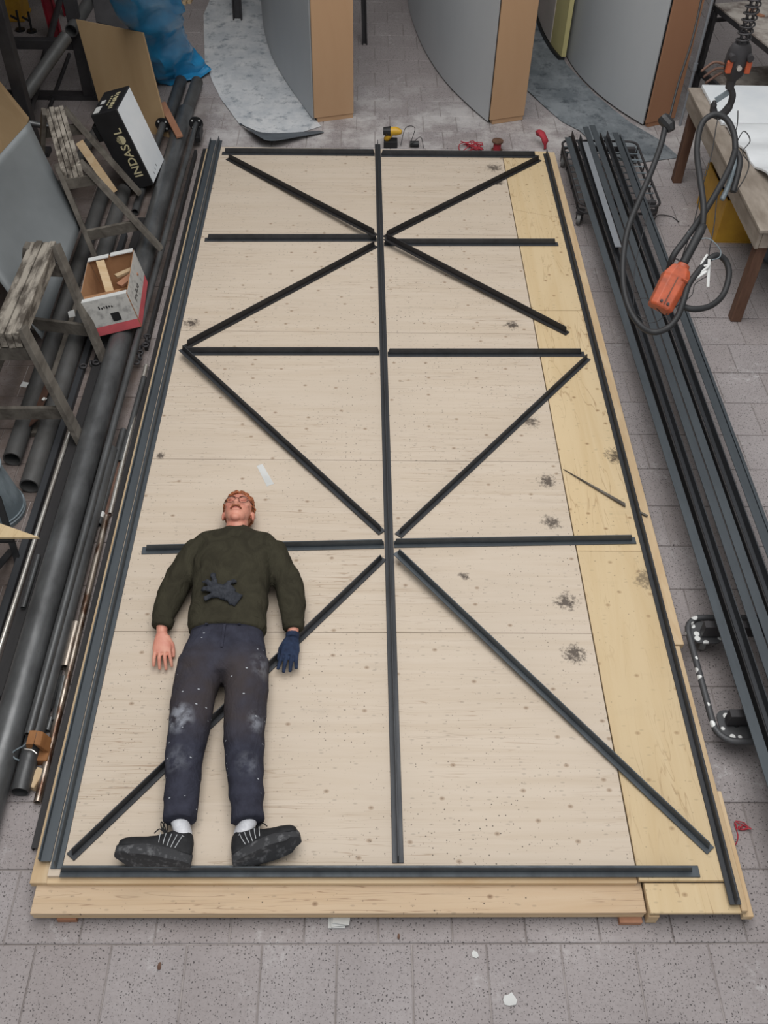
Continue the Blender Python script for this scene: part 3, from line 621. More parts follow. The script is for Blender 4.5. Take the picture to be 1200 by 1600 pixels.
# small timbers in the pile
q = [P(248, 164, .155), P(259, 162, .155), P(286, 214, .15), P(276, 217, .15)]
tag(MB().slab(q, (0, 0, .02)).build('timber_offcut', 'pine_red', bevel=.002), 'reddish flat offcut lying across the pipes near the lettered box', 'offcut')
wd = thing('wooden_wedge', 'brown triangular wooden wedge block on the floor at bottom left', 'wood block', P(58, 1180, 0))
c = P(62, 1190, 0)
MB().slab([c+V((-.045, -.02, 0)), c+V((.05, -.02, 0)), c+V((.05, .05, 0)), c+V((-.045, .05, 0))], (0, 0, .05)).build('block', 'amber', wd, bevel=.003)
MB().slab([c+V((-.05, .02, .052)), c+V((-.035, .02, .052)), c+V((.0, .02, .13)), c+V((-.035, .02, .13))], (0, .07, 0)).build('upright_cheek', 'amber', wd, bevel=.002)
MB().slab([c+V((.0, .02, .13)), c+V((.025, .02, .115)), c+V((.05, .02, .052)), c+V((.025, .02, .052))], (0, .07, 0)).build('sloping_cheek', 'amber', wd, bevel=.002)
a, b = P(66, 1203, .02), P(48, 1232, .02); tag(MB().beam(a, b, .04, .04).build('timber_offcut', 'pine', bevel=.003), 'pale square offcut of pine lying near the pipe mouth', 'offcut')
pts = [P(42, 1160, .1), P(36, 1166, .11), P(28, 1170, .12), P(20, 1176, .11), P(22, 1184, .10), P(30, 1188, .1)]
w2 = [P(38, 1170, .13), P(50, 1172, .13), P(58, 1178, .12)]
o = thing('bent_wire', 'bent tie wire hooked round the pipe mouth at bottom left', 'wire', P(36, 1170, 0))
MB().limb(spline(pts, 5), .004, 6).build('wire_loop', 'galv', o, smooth=True); MB().limb(spline(w2, 4), .004, 6).build('wire_tail', 'chrome', o, smooth=True)

def chain(c, n, d, label, r=.02, mat='dull'):
    t = thing('steel_chain', label, 'chain', (c.x, c.y, 0), 'chains among the pipes')
    for k in range(n):
        p = c+V(d)*k*r*1.7+V((math.sin(k*1.7)*.012, 0, abs(math.sin(k*.9))*.01)); nr = V((1, 0, .2)) if k % 2 else V((.1, 0, 1))
        MB().torus(p, r*.75, r*.28, nr, 14, 6, 1.0).build('chain_link', mat, t, smooth=True)
chain(P(213, 566, .06), 7, V((.15, 1, 0)), 'dark chain heaped by the start of the bright tube', .026)
chain(P(130, 572, .05), 7, V((.95, .3, 0)), 'dark chain lying under the foot of the near trestle', .026)

# ================================================================== TRESTLES
def trestle(name, b0, b1, z, bw, bh, feet, label, braces):
    b0, b1 = V(b0), V(b1); t = thing(name, label, 'trestle', ((b0.x+b1.x)/2, (b0.y+b1.y)/2, 0), 'old wooden trestles')
    d = (b1-b0).normalized(); sd = V((d.y, -d.x, 0))
    n = 4
    for k in range(n):
        o = (k-(n-1)/2)*bw/n
        dz = (0, -.006, .002, -.009)[k]
        MB().beam(b0+sd*o+V((0, 0, z-bh/2+dz)), b1+sd*o+V((0, 0, z-bh/2+dz)), bw/n-.004, bh).jitter(.003, 9).build('top_plank', 'trestle_top', t, bevel=.002)
    tops = {}
    for (e, s, fx, fy, fz) in feet:
        top = (b0 if e == 0 else b1)+d*(.05 if e == 0 else -.05)+sd*s*(bw/2+.012)+V((0, 0, z-.03)); foot = V((fx, fy, fz)); tops[(e, s)] = (top, foot)
        ax = (foot-top).normalized(); MB().beam(top-ax*.03, foot, .034, .085, d).build('leg', 'old_wood', t, bevel=.002)
    for (ea, sa, ka, eb, sb, kb, w_) in braces:
        A0, A1 = tops[(ea, sa)]; B0, B1 = tops[(eb, sb)]
        MB().beam(A0.lerp(A1, ka), B0.lerp(B1, kb), .024, w_).build('brace', 'old_wood', t, bevel=.002)
    return t
trestle('wooden_trestle', (-.735, 3.74, 0), (-.735, 2.80, 0), .75, .165, .10,
        [(0, -1, *P(163, 563, .052)), (0, 1, -1.05, 3.62, .0), (1, -1, *P(127, 690, .052)), (1, 1, -1.04, 2.70, .0)],
        'weathered wooden trestle in front, left of the cardboard box', [(0, -1, .18, 0, 1, .18, .09), (0, -1, .72, 0, 1, .72, .09), (1, -1, .72, 1, 1, .72, .09), (1, -1, .18, 1, 1, .18, .09), (0, 1, .55, 1, 1, .55, .06)])
trestle('wooden_trestle', (-1.07, 5.55, 0), (-.755, 4.66, 0), .76, .145, .09,
        [(0, -1, *P(219, 303, .12)), (0, 1, -1.36, 5.55, .0), (1, -1, *P(252, 389, .13)), (1, 1, -.66, 4.46, .118)],
        'weathered wooden trestle behind, between the grey sheet and the lettered box', [(1, -1, .16, 1, 1, .16, .08), (0, -1, .2, 0, 1, .2, .08), (1, -1, .70, 1, 1, .70, .08), (1, 1, .5, 0, 1, .6, .06)])
a, b = P(124, 222, .6), P(178, 300, .2)
tag(MB().beam(a, b, .02, .06, (1, .4, .4)).build('timber_offcut', 'pine'), 'pale board slanting through the legs of the far trestle', 'board')

# ================================================================== LETTERED BLACK BOX
bb = thing('lettered_box', 'tall black carton with a white side leaning among the pipes, lettered INDASOL', 'box', P(240, 292, 0))
B0 = P(240, 289, .12); B1 = P(257, 250, .12); cv = B1-B0; cl = cv.length; cv.normalize()
th = math.radians(17); av = V((-math.sin(th), 0, math.cos(th))); av = (av-cv*av.dot(cv)).normalized(); dv = cv.cross(av); dv = dv if dv.x < 0 else -dv
AL, DL = .640, .220
MB().obox(B0, cv*cl, dv*DL, av*AL).build('carton', 'black', bb, bevel=.004)
nw = -dv
MB().obox(B0+nw*.0005+cv*.012+av*.012, cv*(cl-.024), av*(AL-.024), nw*.003).build('white_panel', 'white', bb)
nf = -cv; ts = .095; base = B0+nf*.001+dv*.045+av*.09
o1, wd1 = lettering('INDAS', ts, base, av, dv, 'lettering', 'cream', bb, .001, .001)
oc = base+av*(wd1+.042)+dv*.034
lg = MB().cyl(oc, oc+nf*.002, .036, seg=26).build('emblem_disc', 'cream', bb)
for k in range(3): MB().obox(oc+nf*.002-av*(.002)+dv*(.006+k*.010)-av*.034, av*.068, dv*.004, nf*.0015).build('emblem_bar', 'black', lg)
lettering('L', ts, base+av*(wd1+.088), av, dv, 'lettering', 'cream', bb, .001, .001)
top = B0+av*(AL+.0005)
MB().obox(top+dv*.155+cv*.02, dv*.05, cv*.11, av*.002).build('sticker', 'paper', bb); MB().obox(top+dv*.150+cv*.17, dv*.035, cv*.06, av*.002).build('sticker', 'paper', bb)
for k in range(9): MB().obox(top+dv*(.05+.005*(k % 2))+cv*(.05+k*.031), dv*.034, cv*(.014+.005*(k % 3)), av*.001).build('print_mark', 'cream', bb)
for k in range(5): MB().obox(top+dv*.105+cv*(.12+k*.035), dv*.014, cv*.02, av*.001).build('print_mark', 'cream', bb)
for k in range(3): MB().obox(B0+nw*.0036+cv*(.10+k*.05)+av*(.04+.008*k), cv*.008, av*.018, nw*.0008).build('print_mark', 'black', bb)
MB().obox(B0+dv*(DL+.002)+av*.42+cv*.02, dv*.05, cv*.3, av*.13).build('folded_flap', 'black', bb, bevel=.01)

# ================================================================== CARDBOARD BOX WITH OFFCUTS
cb = thing('cardboard_box', 'open white and red printed cardboard box full of wood offcuts', 'box', P(185, 480, 0))
c0 = P(150, 527, .15); c1 = P(221, 510, .15); c2 = P(237, 440, .15)
ux = (c1-c0); LX = ux.length; ux.normalize(); uy = (c2-c1); LY = uy.length; uy = V((-.08, 1, 0)).normalized(); LY = .50; uz = V((-.20, 0, 1)).normalized(); HZ = .27
def wallq(o, a, la, n, name, h0=0.0, h1=HZ, mat='cartonwhite', t=.006, par=cb): return MB().obox(o+uz*h0, a*la, n*t, uz*(h1-h0)).build(name, mat, par, bevel=.001)
MB().obox(c0, ux*LX, uy*LY, uz*.005).build('bottom', 'cardboard', cb)
for o_, a_, l_, n_, nm in ((c0, ux, LX, -uy, 'front_side'), (c0+uy*LY, ux, LX, uy, 'back_side'), (c0, uy, LY, -ux, 'left_side'), (c0+ux*LX, uy, LY, ux, 'right_side')):
    sd_ = wallq(o_, a_, l_, n_, nm, .002, HZ, 'cardboard', .004)
    wallq(o_+n_*.0045, a_, l_, n_, 'white_print', .07, HZ-.001, 'cartonwhite', .0012, sd_); wallq(o_+n_*.0045, a_, l_, n_, 'red_print', .004, .07, 'cartonred', .0012, sd_)
MB().obox(c0+uz*HZ-uy*.006, ux*LX, uy*.035, uz*.006).build('rim_flap', 'paper', cb); MB().obox(c0+uz*HZ+uy*(LY-.03), ux*LX*.45, uy*.04, uz*.006).build('rim_flap', 'paper', cb); MB().obox(c0+uz*(HZ+.004)+uy*(LY-.03)+ux*LX*.5, ux*LX*.5, uy*.04, uz*.006).build('rim_flap', 'paper', cb)
MB().obox(c0+uz*(HZ-.005)+ux*.01+uy*.03, ux*LX*.8, uy*.07+uz*-.02, uz*.004).build('inner_flap', 'cardboard', cb)
for k in range(6): MB().obox(c0+ux*(.10+k*.016)+uz*(.20-.004*(k % 2))-uy*.0065, ux*.009, -uy*.0008, uz*(.014+.008*(k % 3 == 0))).build('print_mark', 'black', cb)
MB().obox(c0+ux*.155+uz*.09-uy*.0065, ux*.055, -uy*.0008, uz*.065).build('print_square', 'black', cb)
for k in range(7): MB().obox(c0+ux*(LX+.0065)+uy*(.10+k*.026)+uz*(.13+.01*(k % 2)), uy*.014, ux*.0008, uz*(.02+.012*(k % 3 == 0))).build('print_mark', 'black', cb)
offc = [((.13, .22, .20), (.24, -.02, .05), .30, .055, 'pine_x', 'longest pale slat sticking up in the cardboard box'),
        ((.05, .16, .10), (.12, .18, .02), .22, .05, 'pine', 'slat lying on the left inside the cardboard box'),
        ((.20, .30, .16), (.14, .10, .02), .20, .05, 'pine_red', 'reddish slat at the right inside the cardboard box'),
        ((.18, .38, .18), (.16, .06, .0), .2, .035, 'pine', 'narrow slat near the back inside the cardboard box'),
        ((.06, .30, .07), (.2, .02, .0), .22, .06, 'leg_wood', 'dark offcut low in the cardboard box'),
        ((.18, .18, .09), (.10, .16, .0), .2, .09, 'pine_red', 'wide pinkish offcut low in the cardboard box'),
        ((.07, .24, .05), (.1, -.1, .0), .16, .05, 'pine_x', 'short pale offcut deep in the cardboard box')]
for (x, y, z), dd, ln, wd_, mt, lb in offc:
    p = c0+ux*x+uy*y+uz*z; d_ = (ux*dd[0]+uy*dd[1]+uz*dd[2]).normalized()
    if 'longest' in lb: d_ = (ux*-.22+uy*.9+uz*.22).normalized(); p = c0+ux*.17+uy*.10+uz*.19; ln = .36
    tag(MB().beam(p-d_*.02, p+d_*(ln-.02) if 'longest' in lb else p+d_*ln*.7, wd_, .02).build('timber_offcut', mt, bevel=.002), lb, 'offcut', 'offcuts in the cardboard box')
tag(MB().slab([P(106, 488, .2), P(116, 484, .2), P(118, 495, .18), P(108, 497, .18)], (0, 0, .004)).build('paper_scrap', 'paper'), 'white scrap on the pipe left of the cardboard box', 'scrap')
for (x, y, s, lb) in ((31, 604, .03, 'square white tag lying on the dark pipe under the near trestle'), (65, 625, .016, 'narrow white tag between the pipes under the near trestle')):
    p = P(x, y, .115); tag(MB().obox(p, V((s*1.3, -.006, -.004)), V((.008, s*1.5, 0)), (0, 0, .003)).build('paper_tag', 'paper'), lb, 'tag')

# ================================================================== RACK, LEANING SHEETS, BLUE PLASTIC
rk = thing('storage_rack', 'dark steel rack with tall posts in the shade at far left', 'rack', (-1.5, 6.9, 0))
for (x, y) in ((-1.56, 6.28), (-1.31, 7.36)):
    MB().bx(x-.05, x+.05, y-.05, y+.05, 0, 2.44).build('post', 'dull', rk, bevel=.004)
    MB().bx(x-.7, x-.05, y-.04, y+.04, .45, .53).build('arm', 'dull', rk, bevel=.003)
    MB().bx(x-.9, x+.12, y-.06, y+.06, 0, .04).build('foot', 'dull', rk)
MB().cyl((-1.56, 6.28, .3), (-1.9, 9.2, .3), .03, seg=12).build('rail', 'dull', rk, smooth='auto')
MB().cyl(P(68, 195, 0), P(108, 85, .02), .018, seg=10).build('floor_rail', 'dull', rk, smooth='auto')
tag(MB().pipe(PY(38, 150, 6.42), PY(103, 58, 7.02), .055, .047, 22).build('steel_pipe', 'pipe_g', smooth='auto'), 'weathered grey pipe resting between the two rack posts', 'pipe', 'pipes on the rack')
tag(MB().pipe(PY(111, 48, 7.2), PY(160, -30, 8.3), .055, .047, 22).build('steel_pipe', 'pipe_g', smooth='auto'), 'grey pipe running back behind the second rack post', 'pipe', 'pipes on the rack')
tag(MB().pipe(PY(-30, 176, 6.0), PY(80, 199, 6.1), .025, .02, 14).build('steel_pipe', 'pipe', smooth='auto'), 'dark tube across the plywood offcut at the left edge', 'pipe', 'pipes on the rack')
tag(MB().pipe(P(78, 320, .25), P(150, 205, .1), .04, .034, 16).build('steel_pipe', 'pipe_g', smooth='auto'), 'short grey pipe lying behind the far trestle', 'pipe', 'pipes on the rack')
for (a, b, c, lb) in (((46, -10), (92, 66), .07, 'dark red steel beam standing in the shade at the top left'), ((100, -12), (108, 24), .05, 'small dark red steel part behind the second rack post')):
    p = P(b[0], b[1], 0); q = p+V((-.12, .25, 1.3)); u_ = (q-p).normalized(); m = MB().beam(p, q, c*1.5, .012, (0, -1, 0)); m.beam(p+V((c*.75, -.02, 0)), q+V((c*.75, -.02, 0)), .012, .05, (0, -1, 0)); m.beam(p+V((-c*.75, -.02, 0)), q+V((-c*.75, -.02, 0)), .012, .05, (0, -1, 0))
    tag(m.build('red_steel_beam', 'red', bevel=.001), lb, 'steel beam')
p = P(18, 34, 0); m = MB().bx(p.x-.16, p.x+.13, p.y, p.y+.3, .01, .36).bx(p.x-.18, p.x+.15, p.y-.015, p.y+.315, .36, .40).bx(p.x-.17, p.x+.14, p.y-.01, p.y+.31, 0, .03); tag(m.build('yellow_bin', 'yellow', bevel=.008), 'dim yellow bin in the shade at the top left corner', 'bin')
for k, (x, y) in enumerate(((32, 48), (50, 50))):
    p = P(x, y, 0); m = MB().cyl(p, p+V((.0, .0, .02)), .05, seg=12).cyl(p, p+V((.01, 0, .2)), .012, seg=8).cyl(p+V((0, 0, .11)), p+V((-.07, .02, .14)), .012, seg=8); tag(m.build('jack_stand', 'black'), ['small black stand on the floor below the yellow bin', 'small black stand on the floor left of the red beam'][k], 'stand')
# plywood leaning back against the rack
def panel(name, q, t, mat, label, cat='board', bev=.0015):
    q = [V(p) for p in q]; n = (q[1]-q[0]).cross(q[2]-q[0]).normalized(); n = n if n.y > 0 else -n
    return tag(MB().slab(q, n*t).build(name, mat, bevel=bev), label, cat)
bl = P(163, 192, 0); tl = PY(118, 30, bl.y+.30); tr = P(223, 51, tl.z); br = bl+tr-tl
panel('plywood_board', [bl, br, tr, tl], .018, 'ply_dark', 'tan plywood board leaning against the rack behind the lettered box')
panel('plywood_board', [P(-60, 250, .55), P(14, 272, .5), PY(46, 187, 6.02), PY(-30, 92, 6.25)], .015, 'ply_dark', 'plywood offcut leaning at the left edge behind the grey sheet')
panel('glass_green_panel', [PY(150, 34, 7.5), PY(210, 50, 7.5), PY(190, -20, 7.9), PY(140, -30, 7.9)], .01, 'dull', 'dark greenish panel standing behind the tan plywood board')
# curved grey sheet
gs = MB(); R0 = []
A_, B_, C_, D_ = PY(46, 190, 4.75), P(128, 350, .36), P(66, 530, .13), PY(-80, 330, 3.95)
n_ = (B_-A_).cross(D_-A_).normalized(); n_ = n_ if n_.y < 0 else -n_
NS = 14; V0 = []
for i in range(NS+1):
    for j in range(NS+1):
        u, v_ = i/NS, j/NS; p = (A_*(1-u)+B_*u)*(1-v_)+(D_*(1-u)+C_*u)*v_
        V0.append(p-n_*.06*math.sin(math.pi*u)*math.sin(math.pi*min(1, v_+.1)))
F0 = [(i*(NS+1)+j, i*(NS+1)+j+1, (i+1)*(NS+1)+j+1, (i+1)*(NS+1)+j) for i in range(NS) for j in range(NS)]
o = MB().add(V0, F0).build('grey_sheet', 'greysheet', smooth=True); md = o.modifiers.new('t', 'SOLIDIFY'); md.thickness = .005; tag(o, 'large dull grey bowed sheet leaning left of the far trestle', 'sheet')
# blue plastic wrapped bundle
def bluewrap():
    rs = []; foot = (P(330, 118, 0)+P(262, 142, 0))/2
    secs = []
    for k, (lx, ly, rx, ry, z) in enumerate(((258, 140, 334, 122, .0), (256, 133, 330, 106, .05), (250, 118, 318, 84, .20), (238, 86, 308, 52, .48), (224, 52, 300, 18, .78), (204, 10, 292, -30, 1.12), (180, -45, 280, -90, 1.55))):
        L_ = P(lx, ly, z); R_ = P(rx, ry, z); d = R_-L_; f = V((d.y, -d.x, 0)).normalized(); f = f if f.y < 0 else -f; n = 22; ring = []
        for i in range(n):
            t = 2*math.pi*i/n; ring.append(L_.lerp(R_, .5+.5*math.cos(t))-f*.16+f*.16*math.sin(t)*(1 if math.sin(t) > 0 else .8))
        rs.append(ring)
    fine = []
    for a, b in zip(rs, rs[1:]):
        for k in range(6): fine.append([p.lerp(q, k/6) for p, q in zip(a, b)])
    fine.append(rs[-1]); m = MB().rings(fine)
    m.v = [p+noise.noise_vector(V((p.x*5, p.y*5, p.z*2.2)))*.06+noise.noise_vector(p*11)*.028 for p in m.v]
    for p in m.v: p.z = max(p.z, .004)
    return m
o = bluewrap().build('plastic_wrapped_bundle', 'blue', smooth='auto'); tag(o, 'tall bundle wrapped in crumpled blue plastic behind the pipes', 'bundle')
# galvanised can, small board on stand
gc = thing('galvanised_can', 'galvanised metal can standing at the left edge below the near trestle', 'can', P(-6, 800, 0))
c = P(-6, 800, 0)
MB().limb([c+V((0, 0, z)) for z in (0, .03, .035, .06, .34, .36)], [.168, .172, .165, .163, .118, .116], 32).build('body', 'galv', gc, smooth='auto')
MB().torus(c+V((0, 0, .05)), .166, .006, seg=32).build('lower_band', 'galv', gc, smooth=True); MB().torus(c+V((0, 0, .365)), .118, .01, seg=32).build('rim', 'galv', gc, smooth=True)
MB().limb([c+V((0, 0, .362)), c+V((0, 0, .375)), c+V((0, 0, .40))], [.12, .115, .03], 28).build('lid', 'galv', gc, smooth='auto')
sb = thing('steel_stand', 'black steel stand under the pale plywood corner at the left edge', 'stand', P(20, 870, 0))
for a, b in (((-4, 776, .33), (30, 884, .0)), ((-20, 905, .33), (18, 860, .0)), ((-25, 840, .33), (-12, 960, 0))): MB().beam(P(*a), P(*b), .035, .012, (0, 1, 0)).build('leg', 'black', sb)
MB().beam(P(-25, 842, .335), P(22, 842, .335), .04, .02).build('cross_bar', 'black', sb)
tag(MB().slab([P(62, 842, .35), P(-40, 806, .35), P(-40, 842, .35)], (0, 0, .014)).build('plywood_corner', 'ply_y'), 'pale plywood corner poking in from the left edge', 'board')

# ================================================================== RIGHT: BENCH, HOIST
bt = thing('work_bench', 'wooden work bench with brown legs under the white sheets', 'bench', (4.4, 5.0, 0))
TZ = .76
MB().bx(3.85, 5.3, 3.95, 6.05, TZ-.022, TZ).build('top', 'bench_wood', bt, bevel=.002)
MB().bx(3.86, 3.885, 3.97, 6.03, TZ-.15, TZ-.023).build('side_apron', 'bench_wood', bt, bevel=.002)
MB().bx(3.886, 5.25, 3.965, 3.99, TZ-.14, TZ-.023).build('front_apron', 'bench_wood', bt, bevel=.002); MB().bx(3.886, 5.25, 6.01, 6.03, TZ-.14, TZ-.023).build('back_apron', 'bench_wood', bt, bevel=.002)
for x in (3.888, 5.15):
    for y in (3.995, 5.93): MB().bx(x, x+.075, y, y+.075, 0, TZ-.024).build('leg', 'leg_wood', bt, bevel=.004)
MB().bx(3.96, 5.2, 4.9, 4.96, TZ-.12, TZ-.024).build('cross_rail', 'bench_wood', bt)
tag(MB().bx(3.95, 5.28, 5.40, 6.04, TZ+.001, TZ+.028).build('white_sheet', 'white', bevel=.003), 'white board lying flat on the far end of the bench', 'board')
m = MB()
rs = []
for i in range(15):
    y = 4.52+.86*i/14; zz2 = TZ+.012+.012*math.sin(i*1.1)+(.05*(1-i/4) if i < 4 else 0)
    rs.append([V((4.05-.012*i/2+.004*math.sin(i*2), y, zz2)), V((5.25, y, zz2+.01)), V((5.25, y, zz2+.024)), V((4.05-.012*i/2+.004*math.sin(i*2), y, zz2+.014))])
tag(MB().rings(rs).build('white_sheet', 'foam', smooth='auto'), 'white foam sheet with a rolled near edge on the bench', 'foam sheet')
rs = []
for i in range(12):
    y = 4.36+.14*i/11; zz2 = TZ+.004+.035*math.sin(math.pi*i/11)
    rs.append([V((4.07+.01*math.sin(i*3), y, zz2)), V((5.25, y, zz2)), V((5.25, y, zz2+.02)), V((4.07+.01*math.sin(i*3), y, zz2+.02))])
tag(MB().rings(rs).build('white_sheet', 'foam', smooth='auto'), 'rumpled strip of white foam nearest the bench front', 'foam sheet')
yb_ = thing('yellow_crate', 'ochre yellow crate of black fittings under the bench', 'crate', (4.15, 5.25, 0))
X0, X1, Y0, Y1 = 4.02, 4.40, 5.02, 5.62; HH = .36
MB().bx(X0, X1, Y0, Y1, 0, .012).build('bottom', 'yellow', yb_)
for q in ((X0, X1, Y0, Y0+.012), (X0, X1, Y1-.012, Y1), (X0, X0+.012, Y0+.0125, Y1-.0125), (X1-.012, X1, Y0+.0125, Y1-.0125)): MB().bx(*q, .0125, HH).build('side', 'yellow', yb_, bevel=.002)
for k in range(9):
    x = X0+.07+.028*(k % 3)*3.3; y = Y0+.1+.17*(k//3); c = V((x, y, HH-.05+.01*(k % 2)))
    m = MB().cyl(c+V((-.035, 0, .02)), c+V((.04, .02, .03)), .018, seg=10).torus(c+V((0, 0, .03)), .035, .008, (0, .4, 1), 14, 6).bx(x-.02, x+.03, y-.02, y+.02, .05, HH-.04)
    tag(m.build('black_clamp', 'black' if k % 3 else 'rust'), ('rusty' if k % 3 == 0 else 'black')+' metal fitting heaped in the yellow crate, '+['near', 'middle', 'far'][k//3]+' row, '+['left', 'centre', 'right'][k % 3], 'fitting', 'fittings in the yellow crate')
c = P(1195, 415, 0); m = MB().ball(c+V((.12, .1, .13)), (.2, .22, .14), seg=18, rg=12); m.jitter(.05, 7); tag(m.build('dark_sack', 'sheet_u', smooth=True), 'crumpled dark sack on the floor under the bench', 'sack')
# welding table behind
ft = thing('steel_table', 'stained steel framed table behind the bench at the top right', 'table', (5.2, 7.6, 0))
c0 = P(1117, 6, .85); c1 = P(1200, 72, .85); e1 = (c1-c0).normalized(); e2 = V((-e1.y, e1.x, 0)); e2 = e2 if e2.x > 0 else -e2
MB().obox(c0+V((0, 0, -.01)), e1*1.5, e2*.9, (0, 0, .012)).build('top', 'benchtop', ft)
fr = MB().obox(c0+V((0, 0, -.055)), e1*1.5, e2*.035, (0, 0, .043)).build('edge_rail', 'dull', ft); MB().obox(c0+V((0, 0, -.055)), e1*.035, e2*.9, (0, 0, .043)).build('edge_rail', 'dull', ft)
for u, v_ in ((0, 0), (1.46, 0), (0, .86), (1.46, .86)): p = c0+e1*u+e2*v_; MB().obox((p.x, p.y, 0), e1*.035, e2*.035, (0, 0, .79)).build('leg', 'dull', ft)
MB().obox(c0+V((0, 0, -.62)), e1*1.5, e2*.03, (0, 0, .06)).build('stretcher', 'dull', ft); MB().obox(c0+V((0, 0, -.15)), e1*.03, e2*.9, (0, 0, .03)).build('stretcher', 'dull', ft)
lowp = [c0+V((0, 0, -.6))+e2*.04+e1*.04, c0+V((0, 0, -.6))+e1*1.4+e2*.04, c0+V((0, 0, -.6))+e1*1.4+e2*.8, c0+V((0, 0, -.6))+e1*.04+e2*.8]
MB().slab(lowp, (0, 0, .01)).build('lower_shelf', 'benchtop', ft)
for k in range(6):
    p = c0+e1*(.25+.2*k)+e2*(.2+.13*(k % 3)); m = MB().obox(p+V((0, 0, .004)), e1*.12+e2*.05, e2*.04, (0, 0, .012)).cyl(p+V((.02, .03, .014)), p+V((.1, .1, .02)), .012, seg=8)
    tag(m.build('rusty_offcut', 'rust' if k % 2 else 'pine_red'), ['flat rusty scrap', 'reddish wooden scrap', 'second rusty scrap', 'small reddish scrap', 'farther rusty scrap', 'rightmost reddish scrap'][k]+' lying on the stained steel table', 'scrap', 'scraps on the steel table')
# thin poles beside right panel
for k, (x, y, mt, r) in enumerate(((1062, 196, 'flat_g', .014), (1078, 150, 'dull', .008))):
    p = P(x, y, 0); m = MB().pipe(p, p+V((.02, .05, 2.6)), r, r*.7, 12).pipe(p+V((.004, .01, .5)), p+V((.0045, .0112, .56)), r*1.5, r*1.02, 12); tag(m.build('slim_pole', mt, smooth='auto'), ['pale slim pole standing at the end of the right panel', 'thin dark pole behind the corner of the bench'][k], 'pole')

# hoist hook hanging from above
hk = thing('hoist_hook', 'greasy crane hook block with spring hanging over the bench', 'hoist hook', PD(1150, 140, 5.0))
C0 = PD(1151, 98, 5.0)
s_ = .26/73*1.05
def hz(dz, dx=0, dy=0): return C0+V((dx, dy, dz))
MB().limb([hz(-.085), hz(-.06), hz(.0), hz(.06), hz(.09), hz(.10)], [(.030, .03), (.052, .042), (.066, .05), (.062, .048), (.05, .04), (.04, .04)], 20, up=(0, 1, 0)).build('block', 'dull', hk, smooth='auto')
for sx in (-1, 1):
    MB().bx(C0.x+sx*.050-.014, C0.x+sx*.050+.014, C0.y-.056, C0.y-.03, C0.z-.035, C0.z+.025).build('orange_mark', 'orange', hk, bevel=.003)
    MB().cyl(hz(.045, sx*.045, -.062), hz(.045, sx*.045, -.02), .017, seg=14).build('bolt', 'dull', hk)
MB().cyl(hz(-.005, 0, -.064), hz(-.005, 0, -.02), .013, seg=14).build('bolt', 'chrome', hk)
hel = [hz(.10+.26*k/96, .036*math.cos(k*2*math.pi/12), .036*math.sin(k*2*math.pi/12)) for k in range(97)]
MB().limb(hel, .0045, 6).build('spring', 'dull', hk, smooth=True)
for dx in (-.014, .016):
    m = MB(); z = .1; k = 0
    while C0.z+z < 7.4:
        nr = (1, 0, 0) if k % 2 else (0, 1, 0); m.torus(hz(z, dx), .011, .0042, nr, 10, 5, 1.6, (0, 0, 1)); z += .027; k += 1
    m.build('chain', 'dull', hk, smooth=True)['kind'] = 'stuff'
for k in range(3):
    MB().limb(spline([hz(-.01-.02*k, -.06), hz(-.0-.035*k, -.12+.015*k), hz(-.045-.03*k, -.18+.02*k, -.01)], 6), [.007]*12+[.006], 8).build('guard_prong', 'rust', hk, smooth=True)
H1 = hz(-.085)
MB().cyl(H1, H1+V((0, 0, -.05)), .026, .022, 14).build('swivel', 'dull', hk, smooth='auto')
hp = [H1+V((.0, 0, -.04)), H1+V((.03, 0, -.09)), H1+V((.028, 0, -.15)), H1+V((.0, 0, -.195)), H1+V((-.035, 0, -.195)), H1+V((-.056, 0, -.16)), H1+V((-.058, 0, -.12))]
MB().limb(spline(hp, 6), [.018]*12+[.022]*10+[.02]*8+[.017]*4+[.012]*3, 10).build('hook', 'dull', hk, smooth=True)
MB().beam(H1+V((-.056, -.004, -.115)), H1+V((.012, -.004, -.06)), .03, .008, (0, 1, 0)).build('safety_latch', 'galv', hk)

# pendant control
pc = thing('pendant_control', 'orange hoist pendant control hanging in loops of black cable', 'control', PD(1045, 490, 4.75))
dep = 4.75
ctr = PD(1047, 451, dep); ax = (PD(1064, 421, dep)-PD(1031, 484, dep)).normalized(); bw_ = (PD(1070, 462, dep)-PD(1026, 440, dep)); bw_ = (bw_-ax*bw_.dot(ax)).normalized(); bn = ax.cross(bw_)
bn = bn if bn.dot(CAM-ctr) > 0 else -bn
LN = .235; W2 = .066; D2 = .05
def sect(k, w_, d_): o = ctr+ax*k; return [o+bw_*w_*a+bn*d_*b for a, b in ((-1, -.8), (-.8, -1), (.8, -1), (1, -.8), (1, .6), (.55, 1), (-.55, 1), (-1, .6))]
MB().rings([sect(-LN/2, W2*.8, D2*.75), sect(-LN/2+.01, W2*.92, D2*.92), sect(LN/2-.075, W2, D2), sect(LN/2-.06, W2*1.05, D2*1.05), sect(LN/2-.01, W2*.75, D2*.8), sect(LN/2, W2*.62, D2*.7)]).build('housing', 'orange', pc, bevel=.003)
MB().obox(ctr-ax*.10+bn*(D2*1.0)-bw_*.002, ax*.15, bw_*.004, bn*.003).build('seam', 'rust', pc)
for k in (-.018, .018): MB().cyl(ctr-ax*.09+bn*D2*.9+bw_*k, ctr-ax*.09+bn*(D2+.006)+bw_*k, .007, seg=10).build('screw', 'dull', pc)
MB().beam(ctr+ax*(LN/2-.065)+bn*(D2*1.02)+bw_*.02, ctr+ax*(LN/2-.065)+bn*(D2*1.02)+bw_*.05, .012, .012).build('catch', 'orange', pc)
